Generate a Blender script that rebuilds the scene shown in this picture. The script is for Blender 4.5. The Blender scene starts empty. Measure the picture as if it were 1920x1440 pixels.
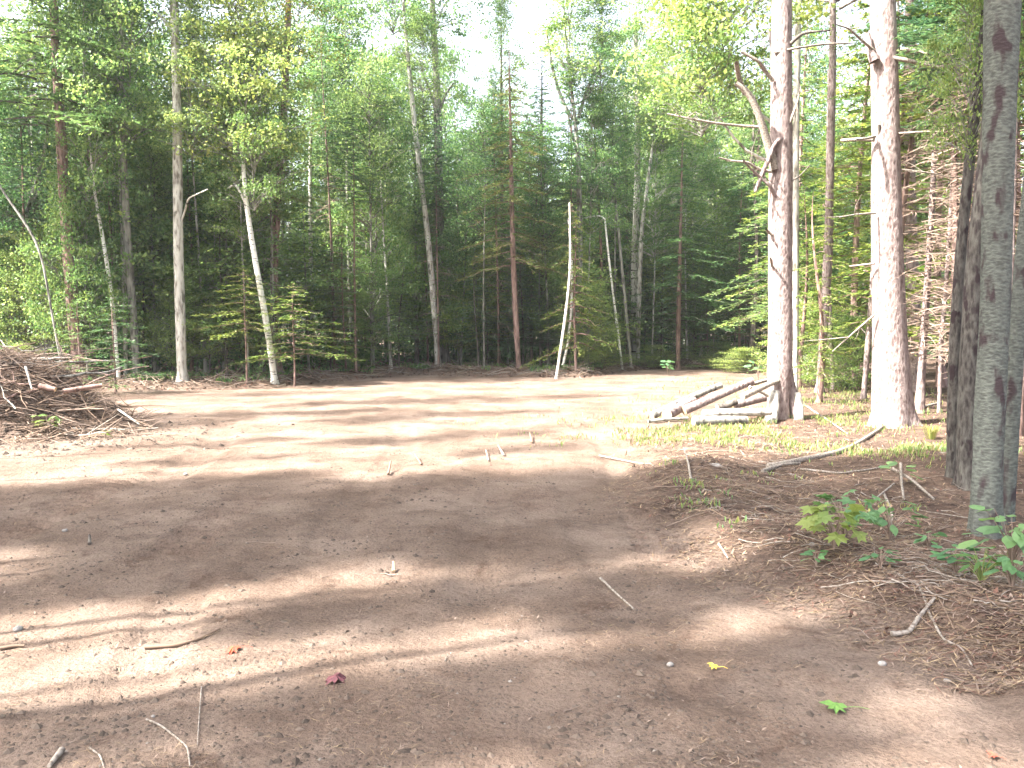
import bpy, math, random
import numpy as np
from mathutils import Vector

# ------------------------------------------------------------------ camera, sky, sun, exposure
S = bpy.context.scene
F = 1600.0                      # focal length in photo pixels (1920 wide)
PITCH = math.atan(110 / F)      # looking slightly down
CAMZ = 1.6
cam_d = bpy.data.cameras.new('camera'); cam = bpy.data.objects.new('camera', cam_d)
S.collection.objects.link(cam); S.camera = cam
cam_d.sensor_width = 36.0; cam_d.lens = 36.0 * F / 1920
cam_d.clip_end = 600; cam_d.clip_start = 0.05
cam.location = (0, 0, CAMZ); cam.rotation_euler = (math.pi / 2 - PITCH, 0, 0)

SUN_AZ = math.radians(-113)     # from +Y, clockwise; sun stands to the left and a little behind
SUN_EL = math.radians(49)
W = bpy.data.worlds.new('World'); S.world = W; W.use_nodes = True
nt = W.node_tree; bg = nt.nodes['Background']
sky = nt.nodes.new('ShaderNodeTexSky'); sky.sky_type = 'NISHITA'; sky.sun_disc = False
sky.sun_elevation = SUN_EL; sky.sun_rotation = SUN_AZ % (2 * math.pi)
hz_s = nt.nodes.new('ShaderNodeHueSaturation'); hz_s.inputs['Saturation'].default_value = 0.55; hz_s.inputs['Value'].default_value = 1.1
sky.air_density = 1.0; sky.dust_density = 6.0; sky.ozone_density = 1.0
nt.links.new(sky.outputs[0], hz_s.inputs['Color']); nt.links.new(hz_s.outputs[0], bg.inputs[0]); bg.inputs[1].default_value = 0.12
sun_d = bpy.data.lights.new('sun', 'SUN'); sun = bpy.data.objects.new('sun', sun_d); S.collection.objects.link(sun)
sun_d.energy = 5.0; sun_d.angle = math.radians(1.6); sun_d.color = (1.0, 0.95, 0.87)
TS = Vector((math.sin(SUN_AZ) * math.cos(SUN_EL), math.cos(SUN_AZ) * math.cos(SUN_EL), math.sin(SUN_EL)))
sun.rotation_euler = TS.to_track_quat('Z', 'Y').to_euler()
S.view_settings.view_transform = 'Standard'; S.view_settings.look = 'None'
S.view_settings.exposure = 2.7; S.view_settings.gamma = 1.0
S.cycles.max_bounces = 5; S.cycles.diffuse_bounces = 3; S.cycles.glossy_bounces = 1
S.cycles.transmission_bounces = 2; S.cycles.transparent_max_bounces = 4
S.cycles.use_denoising = True
S.cycles.use_adaptive_sampling = True
S.cycles.caustics_reflective = False; S.cycles.caustics_refractive = False

rng = np.random.default_rng(7); random.seed(7)
col = S.collection

# ------------------------------------------------------------------ noise
def _h(ix, iy, s):
    n = (ix.astype(np.int64) * 374761393 + iy.astype(np.int64) * 668265263 + s * 1442695041) & 0xffffffff
    n = ((n ^ (n >> 13)) * 1274126177) & 0xffffffff
    return ((n ^ (n >> 16)) & 0xffff) / 65535.0
def vnoise(x, y, s=0):
    x = np.asarray(x, float); y = np.asarray(y, float)
    ix = np.floor(x); iy = np.floor(y); fx = x - ix; fy = y - iy
    fx = fx * fx * (3 - 2 * fx); fy = fy * fy * (3 - 2 * fy)
    a = _h(ix, iy, s); b = _h(ix + 1, iy, s); c = _h(ix, iy + 1, s); d = _h(ix + 1, iy + 1, s)
    return (a + (b - a) * fx) * (1 - fy) + (c + (d - c) * fx) * fy
def fbm(x, y, s=0, o=4):
    t = 0; a = 0.5
    for k in range(o):
        t = t + a * vnoise(x * 2 ** k, y * 2 ** k, s + k * 17); a *= 0.5
    return t
def sstep(a, b, x):
    t = np.clip((np.asarray(x, float) - a) / (b - a), 0, 1); return t * t * (3 - 2 * t)

# ------------------------------------------------------------------ ground shape
def edge_x(y):      # where dirt turns to needle litter on the right
    return np.interp(y, [0, 3.9, 4.6, 5.3, 6.5, 8.3, 12, 14, 18, 24, 33], [3.0, 2.3, 1.95, 1.55, 1.35, 1.25, 2.2, 3.4, 5.8, 7.6, 9.0])
def tree_y(x):      # where dirt ends and woods begin
    return np.interp(x, [-30, -14, -6.5, -3, 0, 2, 5, 8, 10, 30], [20, 21.5, 23, 28.5, 27.6, 26.5, 32.5, 34, 32, 28])
def pile_h(x, y):
    d = np.sqrt(((x + 8.1) / 2.3) ** 2 + ((y - 13.1) / 1.7) ** 2)
    d = d + 0.35 * (fbm(x * 0.9, y * 0.9, 91, 3) - 0.5)
    return 1.12 * (1 - sstep(0.25, 1.0, d))
def masks(x, y):
    ex = edge_x(y) + 0.9 * (fbm(x * 1.1, y * 1.1, 5) - 0.5) + 0.55 * (fbm(x * 4.5, y * 4.5, 6, 4) - 0.5)
    right = sstep(-0.3, 0.45, x - ex)
    ty = tree_y(x) + 1.6 * (fbm(x * 0.5, y * 0.5, 8) - 0.5)
    back = sstep(-0.4, 1.0, y - ty)
    left = sstep(0.0, 3.0, -x - 11 + y * 0.05)
    pile = sstep(0.02, 0.15, pile_h(x, y))
    behind = sstep(1, 5, -y - 2)
    duff = np.maximum.reduce([right, back, left, pile * 0.8, behind])
    return duff, right, back
def tread(x, y):
    t = np.zeros_like(x)
    # bulldozer tread marks: (centre x, slope, y0, y1, half width)
    for cx, sl, y0, y1, hw, c in ((-3.95, -0.10, 5.9, 9.4, 0.26, 1.6), (-2.45, -0.06, 5.6, 8.4, 0.24, 1.2), (1.15, 0.06, 5.4, 8.0, 0.25, -1.6), (0.2, 0.0, 6.9, 8.6, .22, 1)):
        u = x - cx - sl * (y - 7)
        m = sstep(hw, hw * 0.7, np.abs(u)) * sstep(y0, y0 + .7, y) * sstep(y1, y1 - .9, y)
        ph = (y + c * u * u) * 2 * math.pi / 0.17
        t = t + m * (0.046 * np.sin(ph) - 0.026) * (0.45 + fbm(x * 2, y * 2, 77, 2))
    for cx, sl, y0, y1, hw, dp in ((-1.9, -.1, 3, 6.6, .2, .024), (-0.15, .03, 4.5, 9.5, .2, .016), (0.75, -.02, 2.4, 9, .22, .016), (-1.1, -.08, 5, 14, .25, .018), (-2.9, -.2, 8, 16, .3, .035), (1.2, .0, 8, 16, .3, .03)):
        u = x - cx - sl * (y - 5) - 0.15 * np.sin(y * 0.7)
        m = sstep(hw, hw * 0.5, np.abs(u)) * sstep(y0, y0 + .9, y) * sstep(y1, y1 - 1.5, y)
        t = t - m * dp
    return t
def gh(x, y):
    x = np.asarray(x, float); y = np.asarray(y, float)
    duff, right, back = masks(x, y)
    near = sstep(45, 15, np.hypot(x, y))
    z = 0.10 * (fbm(x * 0.28, y * 0.28, 1) - 0.5)
    z = z + 0.075 * (fbm(x * 1.3, y * 1.3, 2) - 0.5)
    z = z + (0.032 + 0.05 * duff) * (fbm(x * 5, y * 5, 3, 3) - 0.5) * near
    z = z + (0.014 + 0.02 * duff) * (fbm(x * 17, y * 17, 4, 2) - 0.5) * sstep(16, 6, y)
    berm = np.exp(-((x - edge_x(y) - 0.55) / 0.45) ** 2) * sstep(13, 9, y)
    z = z + 0.09 * berm * (0.4 + fbm(x * 1.5, y * 1.5, 11)) + 0.08 * right
    z = z + back * 0.12 + 0.16 * np.exp(-((y - tree_y(x) - 0.3) / 0.8) ** 2) * fbm(x * 0.8, y * 0.8, 12)
    z = z + tread(x, y) * (1 - duff)
    z = z + pile_h(x, y) * (0.75 + 0.5 * fbm(x * 2.5, y * 2.5, 14, 3))
    return z
def ghf(x, y): return float(gh(np.array([x]), np.array([y]))[0])

# ------------------------------------------------------------------ photo pixel -> place
cp, sp_ = math.cos(PITCH), math.sin(PITCH)
def ray(px, py):
    dx = (px - 960) / F; dz = -(py - 720) / F
    return np.array([dx, cp + dz * sp_, -sp_ + dz * cp])
def gp(px, py, z=0.0):
    r = ray(px, py); t = (z - CAMZ) / r[2]; return r[0] * t, r[1] * t
def at_depth(px, py, Y):
    r = ray(px, py); t = Y / r[1]; return np.array([r[0] * t, Y, CAMZ + r[2] * t])
def to_px(x, y, z=0):
    yc = y * cp - (z - CAMZ) * sp_; zc = y * sp_ + (z - CAMZ) * cp
    return 960 + F * x / max(yc, .1), 720 - F * zc / max(yc, .1)

# ------------------------------------------------------------------ mesh tools
class MB:
    def __init__(s): s.v = []; s.q = []; s.t = []; s.qm = []; s.tm = []; s.n = 0
    def add(s, v, q=None, t=None, mi=0):
        v = np.asarray(v, float).reshape(-1, 3)
        if q is not None and len(q): q = np.asarray(q).reshape(-1, 4); s.q.append(q + s.n); s.qm.append(np.full(len(q), mi))
        if t is not None and len(t): t = np.asarray(t).reshape(-1, 3); s.t.append(t + s.n); s.tm.append(np.full(len(t), mi))
        s.v.append(v); s.n += len(v)
    def mesh(s, name, mats, smooth=False):
        me = bpy.data.meshes.new(name)
        v = np.concatenate(s.v); q = np.concatenate(s.q) if s.q else np.zeros((0, 4), int); t = np.concatenate(s.t) if s.t else np.zeros((0, 3), int)
        me.vertices.add(len(v)); me.vertices.foreach_set('co', v.astype(np.float32).ravel())
        li = np.concatenate([q.ravel(), t.ravel()]).astype(np.int32)
        me.loops.add(len(li)); me.loops.foreach_set('vertex_index', li)
        nq, n_t = len(q), len(t)
        ls = np.concatenate([np.arange(nq) * 4, nq * 4 + np.arange(n_t) * 3]).astype(np.int32)
        me.polygons.add(nq + n_t); me.polygons.foreach_set('loop_start', ls)
        try: me.polygons.foreach_set('loop_total', np.concatenate([np.full(nq, 4), np.full(n_t, 3)]).astype(np.int32))
        except Exception: pass
        mi = np.concatenate((s.qm or [np.zeros(0)]) + (s.tm or [np.zeros(0)])).astype(np.int32)
        for m in (mats if isinstance(mats, (list, tuple)) else [mats]): me.materials.append(m)
        me.polygons.foreach_set('material_index', mi)
        me.polygons.foreach_set('use_smooth', np.full(nq + n_t, smooth))
        me.update(calc_edges=True); me.validate()
        return me
def smooth_path(P, R, n):
    P = np.asarray(P, float); R = np.asarray(R, float)
    d = np.concatenate([[0], np.cumsum(np.linalg.norm(np.diff(P, axis=0), axis=1))])
    u = np.linspace(0, d[-1], n)
    # Catmull-Rom-like: linear resample then smooth
    Q = np.stack([np.interp(u, d, P[:, k]) for k in range(3)], 1); r = np.interp(u, d, R)
    for _ in range(max(1, n // 12)):
        Q[1:-1] = 0.25 * Q[:-2] + 0.5 * Q[1:-1] + 0.25 * Q[2:]
    return Q, r
def tube(mb, P, R, segs=8, mi=0, rough=0.0, cap=False, seed=0, capmi=None, lobe=0.0):
    P = np.asarray(P, float); R = np.asarray(R, float); n = len(P)
    T = np.gradient(P, axis=0); T /= np.maximum(np.linalg.norm(T, axis=1, keepdims=True), 1e-9)
    mt = T.mean(0); up = np.array([0, 0, 1.0]) if abs(mt[2]) < 0.8 * np.linalg.norm(mt) else np.array([0, 1.0, 0])
    A = np.cross(T, up); A /= np.maximum(np.linalg.norm(A, axis=1, keepdims=True), 1e-9); B = np.cross(T, A)
    a = np.arange(segs) / segs * 2 * math.pi
    rr = R[:, None] * np.ones(segs)
    if rough:
        L = np.concatenate([[0], np.cumsum(np.linalg.norm(np.diff(P, axis=0), axis=1))])
        rr = rr * (1 + rough * 2 * (fbm(np.cos(a)[None] * 1.7 + 50 + seed * 3, L[:, None] * 1.2 / (np.mean(R) * 6 + .2) + np.sin(a)[None] * 1.7 + 40, seed, 3) - 0.5))
    if lobe: rr = rr * (1 + lobe * np.exp(-np.maximum(P[:, 2] - P[0, 2] - .1, 0) / .16)[:, None] * (.35 + .65 * np.cos(a * 5 + seed + .6 * np.sin(a * 2 + seed)))[None])
    V = P[:, None] + rr[..., None] * (np.cos(a)[None, :, None] * A[:, None] + np.sin(a)[None, :, None] * B[:, None])
    i = np.arange(n - 1)[:, None] * segs; j = np.arange(segs)[None]; j2 = (j + 1) % segs
    q = np.stack([i + j, i + j2, i + segs + j2, i + segs + j], -1).reshape(-1, 4)
    mb.add(V.reshape(-1, 3), q, mi=mi)
    if cap:
        for k, sgn in ((0, -1), (n - 1, 1)):
            ring = V[k]; c = P[k] + T[k] * sgn * R[k] * 0.06
            tv = np.vstack([ring, c]); idx = np.arange(segs); nx = (idx + 1) % segs
            tt = np.stack([idx, nx, np.full(segs, segs)], 1)
            mb.add(tv, t=tt, mi=mi if capmi is None else capmi)
def leaves(mb, C, L, Wd, tilt=0.6, mi=0, r=None, dirs=None):
    """diamond leaves at centres C, mean length L and width Wd"""
    r = r or rng; n = len(C)
    if dirs is None:
        az = r.uniform(0, 2 * math.pi, n); el = r.normal(0, tilt, n)
        U = np.stack([np.cos(az) * np.cos(el), np.sin(az) * np.cos(el), np.sin(el)], 1)
    else: U = dirs / np.maximum(np.linalg.norm(dirs, axis=1, keepdims=True), 1e-9)
    N = r.normal(0, 1, (n, 3)) * np.array([tilt, tilt, 0.3]) + np.array([0, 0, 1.0])
    Vv = np.cross(N, U); Vv /= np.maximum(np.linalg.norm(Vv, axis=1, keepdims=True), 1e-9)
    l = L * r.uniform(0.6, 1.3, n)[:, None]; w = Wd * r.uniform(0.6, 1.3, n)[:, None]
    v = np.stack([C - U * l * .5, C + Vv * w * .5 - U * l * .08, C + U * l * .5, C - Vv * w * .5 - U * l * .08], 1).reshape(-1, 3)
    mb.add(v, np.arange(4 * n).reshape(-1, 4), mi=mi)

# ------------------------------------------------------------------ materials
def new_mat(name):
    m = bpy.data.materials.new(name); m.use_nodes = True; t = m.node_tree; t.nodes.clear()
    out = t.nodes.new('ShaderNodeOutputMaterial'); return m, t, out
def N(t, typ, **kw):
    n = t.nodes.new(typ)
    for k, v in kw.items():
        if k in n.inputs: n.inputs[k].default_value = v
        else: setattr(n, k, v)
    return n
def ramp(t, stops, interp='LINEAR'):
    n = t.nodes.new('ShaderNodeValToRGB'); cr = n.color_ramp; cr.interpolation = interp
    while len(cr.elements) < len(stops): cr.elements.new(0.5)
    for e, (p, c) in zip(cr.elements, stops): e.position = p; e.color = (*c, 1)
    return n
def mapped(t, scale, coord='Position'):
    if coord == 'Position': g = t.nodes.new('ShaderNodeNewGeometry'); o = g.outputs['Position']
    else: g = t.nodes.new('ShaderNodeTexCoord'); o = g.outputs['Object']
    m = t.nodes.new('ShaderNodeMapping'); m.inputs['Scale'].default_value = scale; t.links.new(o, m.inputs[0]); return m.outputs[0]
def leaf_mat(name, cols, transl=0.42, tint=0.25, sat=1.0):
    m, t, out = new_mat(name); L = t.links.new
    g = N(t, 'ShaderNodeNewGeometry'); oi = N(t, 'ShaderNodeObjectInfo')
    k = len(cols); r = ramp(t, [(i / max(1, k - 1), c) for i, c in enumerate(cols)])
    L(g.outputs['Random Per Island'], r.inputs[0])
    hs = N(t, 'ShaderNodeHueSaturation'); L(r.outputs[0], hs.inputs['Color'])
    mr = N(t, 'ShaderNodeMapRange'); L(oi.outputs['Random'], mr.inputs[0]); mr.inputs[3].default_value = 0.5 - 0.035; mr.inputs[4].default_value = 0.5 + 0.025
    L(mr.outputs[0], hs.inputs['Hue'])
    mv = N(t, 'ShaderNodeMapRange'); L(oi.outputs['Random'], mv.inputs[0]); mv.inputs[3].default_value = 1 + tint; mv.inputs[4].default_value = 1 - tint
    L(mv.outputs[0], hs.inputs['Value']); hs.inputs['Saturation'].default_value = sat
    d = N(t, 'ShaderNodeBsdfPrincipled'); d.inputs['Roughness'].default_value = 0.5; d.inputs['Specular IOR Level'].default_value = 0.35; L(hs.outputs[0], d.inputs['Base Color'])
    tr = N(t, 'ShaderNodeBsdfTranslucent')
    h2 = N(t, 'ShaderNodeHueSaturation', Hue=0.485, Saturation=1.1, Value=1.5); L(hs.outputs[0], h2.inputs['Color']); L(h2.outputs[0], tr.inputs[0])
    mx = N(t, 'ShaderNodeMixShader'); mx.inputs[0].default_value = transl; L(d.outputs[0], mx.inputs[1]); L(tr.outputs[0], mx.inputs[2]); L(mx.outputs[0], out.inputs[0])
    return m
def bark_mat(name, c1, c2, c3=None, scale=(9, 9, 2.2), bump=0.5, patch=None, bands=False, pscale=1.4):
    """c1 ridge colour, c2 furrow colour; patch = (colour, threshold) for lichen or stains"""
    m, t, out = new_mat(name); L = t.links.new
    co = mapped(t, scale)
    n1 = N(t, 'ShaderNodeTexNoise', Scale=1.6, Detail=6.0, Roughness=0.65); L(co, n1.inputs['Vector'])
    vo = N(t, 'ShaderNodeTexVoronoi', Scale=1.3); L(co, vo.inputs['Vector'])
    mul = N(t, 'ShaderNodeMath', operation='MULTIPLY'); L(n1.outputs[0], mul.inputs[0])
    vm = N(t, 'ShaderNodeMapRange'); L(vo.outputs['Distance'], vm.inputs[0]); vm.inputs[3].default_value = 0.45; vm.inputs[4].default_value = 1.05; L(vm.outputs[0], mul.inputs[1])
    r = ramp(t, [(0.24, c2), (0.36, c1), (0.52, c3 or c1)]); L(mul.outputs[0], r.inputs[0])
    c = r.outputs[0]
    if bands:   # birch lenticels: short dark horizontal dashes
        cb = mapped(t, (3.5, 3.5, 26)); nb = N(t, 'ShaderNodeTexNoise', Scale=1.3, Detail=3.0); L(cb, nb.inputs['Vector'])
        rb = ramp(t, [(0.60, (0, 0, 0)), (0.66, (1, 1, 1))]); L(nb.outputs[0], rb.inputs[0])
        mx = N(t, 'ShaderNodeMixRGB'); L(rb.outputs[0], mx.inputs[0]); L(c, mx.inputs[1]); mx.inputs[2].default_value = (0.05, 0.045, 0.04, 1); c = mx.outputs[0]
    if patch:
        cq = mapped(t, (pscale * 2.2, pscale * 2.2, pscale)); npn = N(t, 'ShaderNodeTexNoise', Scale=2.0, Detail=3.0, Roughness=0.5); L(cq, npn.inputs['Vector'])
        rp = ramp(t, [(patch[1] - 0.03, (0, 0, 0)), (patch[1] + 0.05, (1, 1, 1))]); L(npn.outputs[0], rp.inputs[0])
        mx = N(t, 'ShaderNodeMixRGB'); L(rp.outputs[0], mx.inputs[0]); L(c, mx.inputs[1]); mx.inputs[2].default_value = (*patch[0], 1); c = mx.outputs[0]
    b = N(t, 'ShaderNodeBsdfPrincipled'); b.inputs['Roughness'].default_value = 0.85; b.inputs['Specular IOR Level'].default_value = 0.2
    L(c, b.inputs['Base Color'])
    bp = N(t, 'ShaderNodeBump', Strength=bump, Distance=0.03); L(mul.outputs[0], bp.inputs['Height']); L(bp.outputs[0], b.inputs['Normal'])
    L(b.outputs[0], out.inputs[0]); return m
def plain_mat(name, c1, c2, scale=20, rough=0.85, island=False):
    m, t, out = new_mat(name); L = t.links.new
    if island: g = N(t, 'ShaderNodeNewGeometry'); src = g.outputs['Random Per Island']
    else:
        n = N(t, 'ShaderNodeTexNoise', Scale=float(scale), Detail=4.0); L(mapped(t, (1, 1, 1)), n.inputs['Vector']); src = n.outputs[0]
    r = ramp(t, [(0.0 if island else .35, c1), (1.0 if island else .65, c2)]); L(src, r.inputs[0])
    b = N(t, 'ShaderNodeBsdfPrincipled'); b.inputs['Roughness'].default_value = rough; b.inputs['Specular IOR Level'].default_value = 0.25
    L(r.outputs[0], b.inputs['Base Color']); L(b.outputs[0], out.inputs[0]); return m

M = {}
M['leaf_green'] = leaf_mat('broadleaf_green', [(0.06, 0.13, 0.05), (0.11, 0.21, 0.075), (0.19, 0.29, 0.10)], 0.5)
M['leaf_mid'] = leaf_mat('broadleaf_mid', [(0.085, 0.16, 0.06), (0.15, 0.25, 0.08), (0.24, 0.33, 0.11)], 0.5)
M['leaf_yellow'] = leaf_mat('maple_yellow_green', [(0.09, 0.17, 0.05), (0.15, 0.24, 0.07), (0.23, 0.29, 0.10)], 0.42)
M['leaf_turn'] = leaf_mat('maple_turning', [(0.09, 0.17, 0.03), (0.20, 0.23, 0.04), (0.35, 0.22, 0.05)], 0.5)
M['needle_dark'] = leaf_mat('spruce_needles', [(0.04, 0.095, 0.048), (0.07, 0.15, 0.068), (0.12, 0.20, 0.085)], 0.3)
M['needle_mid'] = leaf_mat('hemlock_needles', [(0.065, 0.135, 0.055), (0.11, 0.20, 0.07), (0.17, 0.26, 0.095)], 0.3)
M['needle_light'] = leaf_mat('hemlock_sunny_needles', [(0.07, 0.14, 0.03), (0.12, 0.20, 0.045), (0.20, 0.26, 0.07)], 0.35)
M['needle_brown'] = leaf_mat('fading_needles', [(0.08, 0.14, 0.04), (0.14, 0.19, 0.055), (0.20, 0.19, 0.075)], 0.3)
M['bark_grey'] = bark_mat('grey_bark', (0.20, 0.19, 0.17), (0.06, 0.055, 0.05), (0.30, 0.29, 0.26))
M['bark_pale'] = bark_mat('pale_bark', (0.42, 0.40, 0.36), (0.16, 0.14, 0.12), (0.52, 0.50, 0.46), patch=((0.12, 0.11, 0.09), 0.62))
M['bark_dark'] = bark_mat('dark_bark', (0.10, 0.085, 0.075), (0.03, 0.026, 0.024), (0.16, 0.14, 0.12))
M['bark_red'] = bark_mat('red_brown_bark', (0.20, 0.13, 0.11), (0.07, 0.045, 0.04), (0.28, 0.19, 0.17))
M['bark_pine'] = bark_mat('pine_bark', (0.235, 0.185, 0.175), (0.12, 0.085, 0.08), (0.29, 0.24, 0.23), scale=(17, 17, 7), bump=1.0, patch=((0.17, 0.11, 0.10), 0.70), pscale=1.3)
M['bark_birch'] = bark_mat('birch_bark', (0.62, 0.60, 0.56), (0.50, 0.47, 0.43), (0.70, 0.68, 0.65), bands=True, bump=0.15, patch=((0.10, 0.09, 0.08), 0.72))
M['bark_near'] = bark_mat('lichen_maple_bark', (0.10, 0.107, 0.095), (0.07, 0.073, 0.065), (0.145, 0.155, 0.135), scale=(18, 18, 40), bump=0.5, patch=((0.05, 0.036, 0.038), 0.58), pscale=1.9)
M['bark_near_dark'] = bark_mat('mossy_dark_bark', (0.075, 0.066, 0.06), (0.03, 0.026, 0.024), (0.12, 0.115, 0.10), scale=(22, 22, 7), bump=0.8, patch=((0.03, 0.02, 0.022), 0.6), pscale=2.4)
M['dead_wood'] = bark_mat('weathered_wood', (0.24, 0.205, 0.175), (0.12, 0.095, 0.075), (0.32, 0.285, 0.25), scale=(30, 30, 30), bump=0.3)
M['dead_twig'] = plain_mat('dead_twig', (0.12, 0.085, 0.065), (0.28, 0.21, 0.17), island=True)
M['brown_stick'] = plain_mat('brown_stick', (0.08, 0.055, 0.04), (0.24, 0.17, 0.125), island=True)
M['log_end'] = plain_mat('cut_wood', (0.34, 0.25, 0.16), (0.48, 0.37, 0.25), 40)
M['stone'] = plain_mat('stone', (0.20, 0.18, 0.165), (0.32, 0.30, 0.28), 30)
M['gravel'] = plain_mat('gravel', (0.12, 0.10, 0.085), (0.24, 0.21, 0.185), island=True)

def ground_mat():
    m, t, out = new_mat('clearing_soil'); L = t.links.new
    pos = mapped(t, (1, 1, 1))
    at = N(t, 'ShaderNodeAttribute', attribute_name='duff')
    n1 = N(t, 'ShaderNodeTexNoise', Scale=0.9, Detail=6.0, Roughness=0.6); L(pos, n1.inputs['Vector'])
    dirt = ramp(t, [(0.28, (0.112, 0.078, 0.06)), (0.45, (0.16, 0.115, 0.09)), (0.62, (0.22, 0.165, 0.133))]); L(n1.outputs[0], dirt.inputs[0])
    n2 = N(t, 'ShaderNodeTexNoise', Scale=55.0, Detail=4.0, Roughness=0.7); L(pos, n2.inputs['Vector'])
    g = ramp(t, [(0.3, (0.55, 0.52, 0.5)), (0.5, (0.95, 0.95, 0.95)), (0.72, (1.25, 1.22, 1.2))]); L(n2.outputs[0], g.inputs[0])
    # damp, darker earth where it was churned
    n4 = N(t, 'ShaderNodeTexNoise', Scale=3.1, Detail=7.0, Roughness=0.7, Distortion=0.6); L(pos, n4.inputs['Vector'])
    w = ramp(t, [(0.32, (0.55, 0.48, 0.45)), (0.44, (1, 1, 1))]); L(n4.outputs[0], w.inputs[0])
    mul0 = N(t, 'ShaderNodeMixRGB', blend_type='MULTIPLY'); mul0.inputs[0].default_value = 0.8; L(dirt.outputs[0], mul0.inputs[1]); L(w.outputs[0], mul0.inputs[2])
    # litter colours
    n3 = N(t, 'ShaderNodeTexNoise', Scale=6.0, Detail=8.0, Roughness=0.75, Distortion=1.0); L(pos, n3.inputs['Vector'])
    duff = ramp(t, [(0.3, (0.035, 0.025, 0.021)), (0.45, (0.085, 0.058, 0.046)), (0.58, (0.145, 0.10, 0.075)), (0.72, (0.23, 0.165, 0.125))]); L(n3.outputs[0], duff.inputs[0])
    mx = N(t, 'ShaderNodeMixRGB'); L(at.outputs['Fac'], mx.inputs[0]); L(mul0.outputs[0], mx.inputs[1]); L(duff.outputs[0], mx.inputs[2])
    mul = N(t, 'ShaderNodeMixRGB', blend_type='MULTIPLY'); mul.inputs[0].default_value = 0.8; L(mx.outputs[0], mul.inputs[1]); L(g.outputs[0], mul.inputs[2])
    b = N(t, 'ShaderNodeBsdfPrincipled'); b.inputs['Roughness'].default_value = 0.95; b.inputs['Specular IOR Level'].default_value = 0.1
    L(mul.outputs[0], b.inputs['Base Color'])
    b1 = N(t, 'ShaderNodeBump', Strength=0.8, Distance=0.02); L(n2.outputs[0], b1.inputs['Height'])
    n5 = N(t, 'ShaderNodeTexNoise', Scale=14.0, Detail=6.0, Roughness=0.7); L(pos, n5.inputs['Vector'])
    b2 = N(t, 'ShaderNodeBump', Strength=0.7, Distance=0.06); L(n5.outputs[0], b2.inputs['Height']); L(b1.outputs[0], b2.inputs['Normal'])
    L(b2.outputs[0], b.inputs['Normal'])
    L(b.outputs[0], out.inputs[0]); return m
M['ground'] = ground_mat()

# ------------------------------------------------------------------ object helpers
def props(o, label=None, cat=None, group=None, kind=None):
    if label: o['label'] = label
    if cat: o['category'] = cat
    if group: o['group'] = group
    if kind: o['kind'] = kind
    return o
def link(name, me, parent=None, loc=None, rot=None, sc=None):
    o = bpy.data.objects.new(name, me); col.objects.link(o)
    if parent is not None: o.parent = parent
    if loc is not None: o.location = loc
    if rot is not None: o.rotation_euler = rot
    if sc is not None: o.scale = sc
    return o
def empty(name, loc, label, cat, group=None, rz=0):
    o = bpy.data.objects.new(name, None); o.empty_display_size = 0.3; col.objects.link(o)
    o.location = loc; o.rotation_euler = (0, 0, rz); return props(o, label, cat, group)

# ------------------------------------------------------------------ ground sheet
def axis(segs):
    out = []
    for a, b, d in segs: out += list(np.arange(a, b, d))
    return np.array(out + [segs[-1][1]])
gx = axis([(-140, -40, 6), (-40, -16, .8), (-16, -8, .16), (-8, -4.2, .07), (-4.2, 4.2, .03), (4.2, 9, .06), (9, 16, .16), (16, 40, .8), (40, 140, 6)])
gy = axis([(-60, -10, 4), (-10, 1, .4), (1, 2.6, .1), (2.6, 9.4, .03), (9.4, 16, .06), (16, 24, .1), (24, 38, .18), (38, 60, .8), (60, 200, 6)])
X, Y = np.meshgrid(gx, gy); Z = gh(X, Y); nx_, ny_ = len(gx), len(gy)
mb = MB(); i = np.arange(ny_ - 1)[:, None] * nx_; j = np.arange(nx_ - 1)[None]
mb.add(np.stack([X, Y, Z], -1), np.stack([i + j, i + j + 1, i + nx_ + j + 1, i + nx_ + j], -1).reshape(-1, 4))
me = mb.mesh('ground', M['ground'], True)
duff, _r, _b = masks(X, Y)
a = me.attributes.new('duff', 'FLOAT', 'POINT')
patchy = sstep(0.56, 0.66, fbm(X * 3.5, Y * 5, 33, 5)) * 0.38
a.data.foreach_set('value', np.clip(np.maximum(duff * (0.75 + 0.5 * fbm(X * 3, Y * 3, 31)), patchy), 0, 1).astype(np.float32).ravel())
ground = link('ground', me); ground['kind'] = 'structure'

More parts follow.
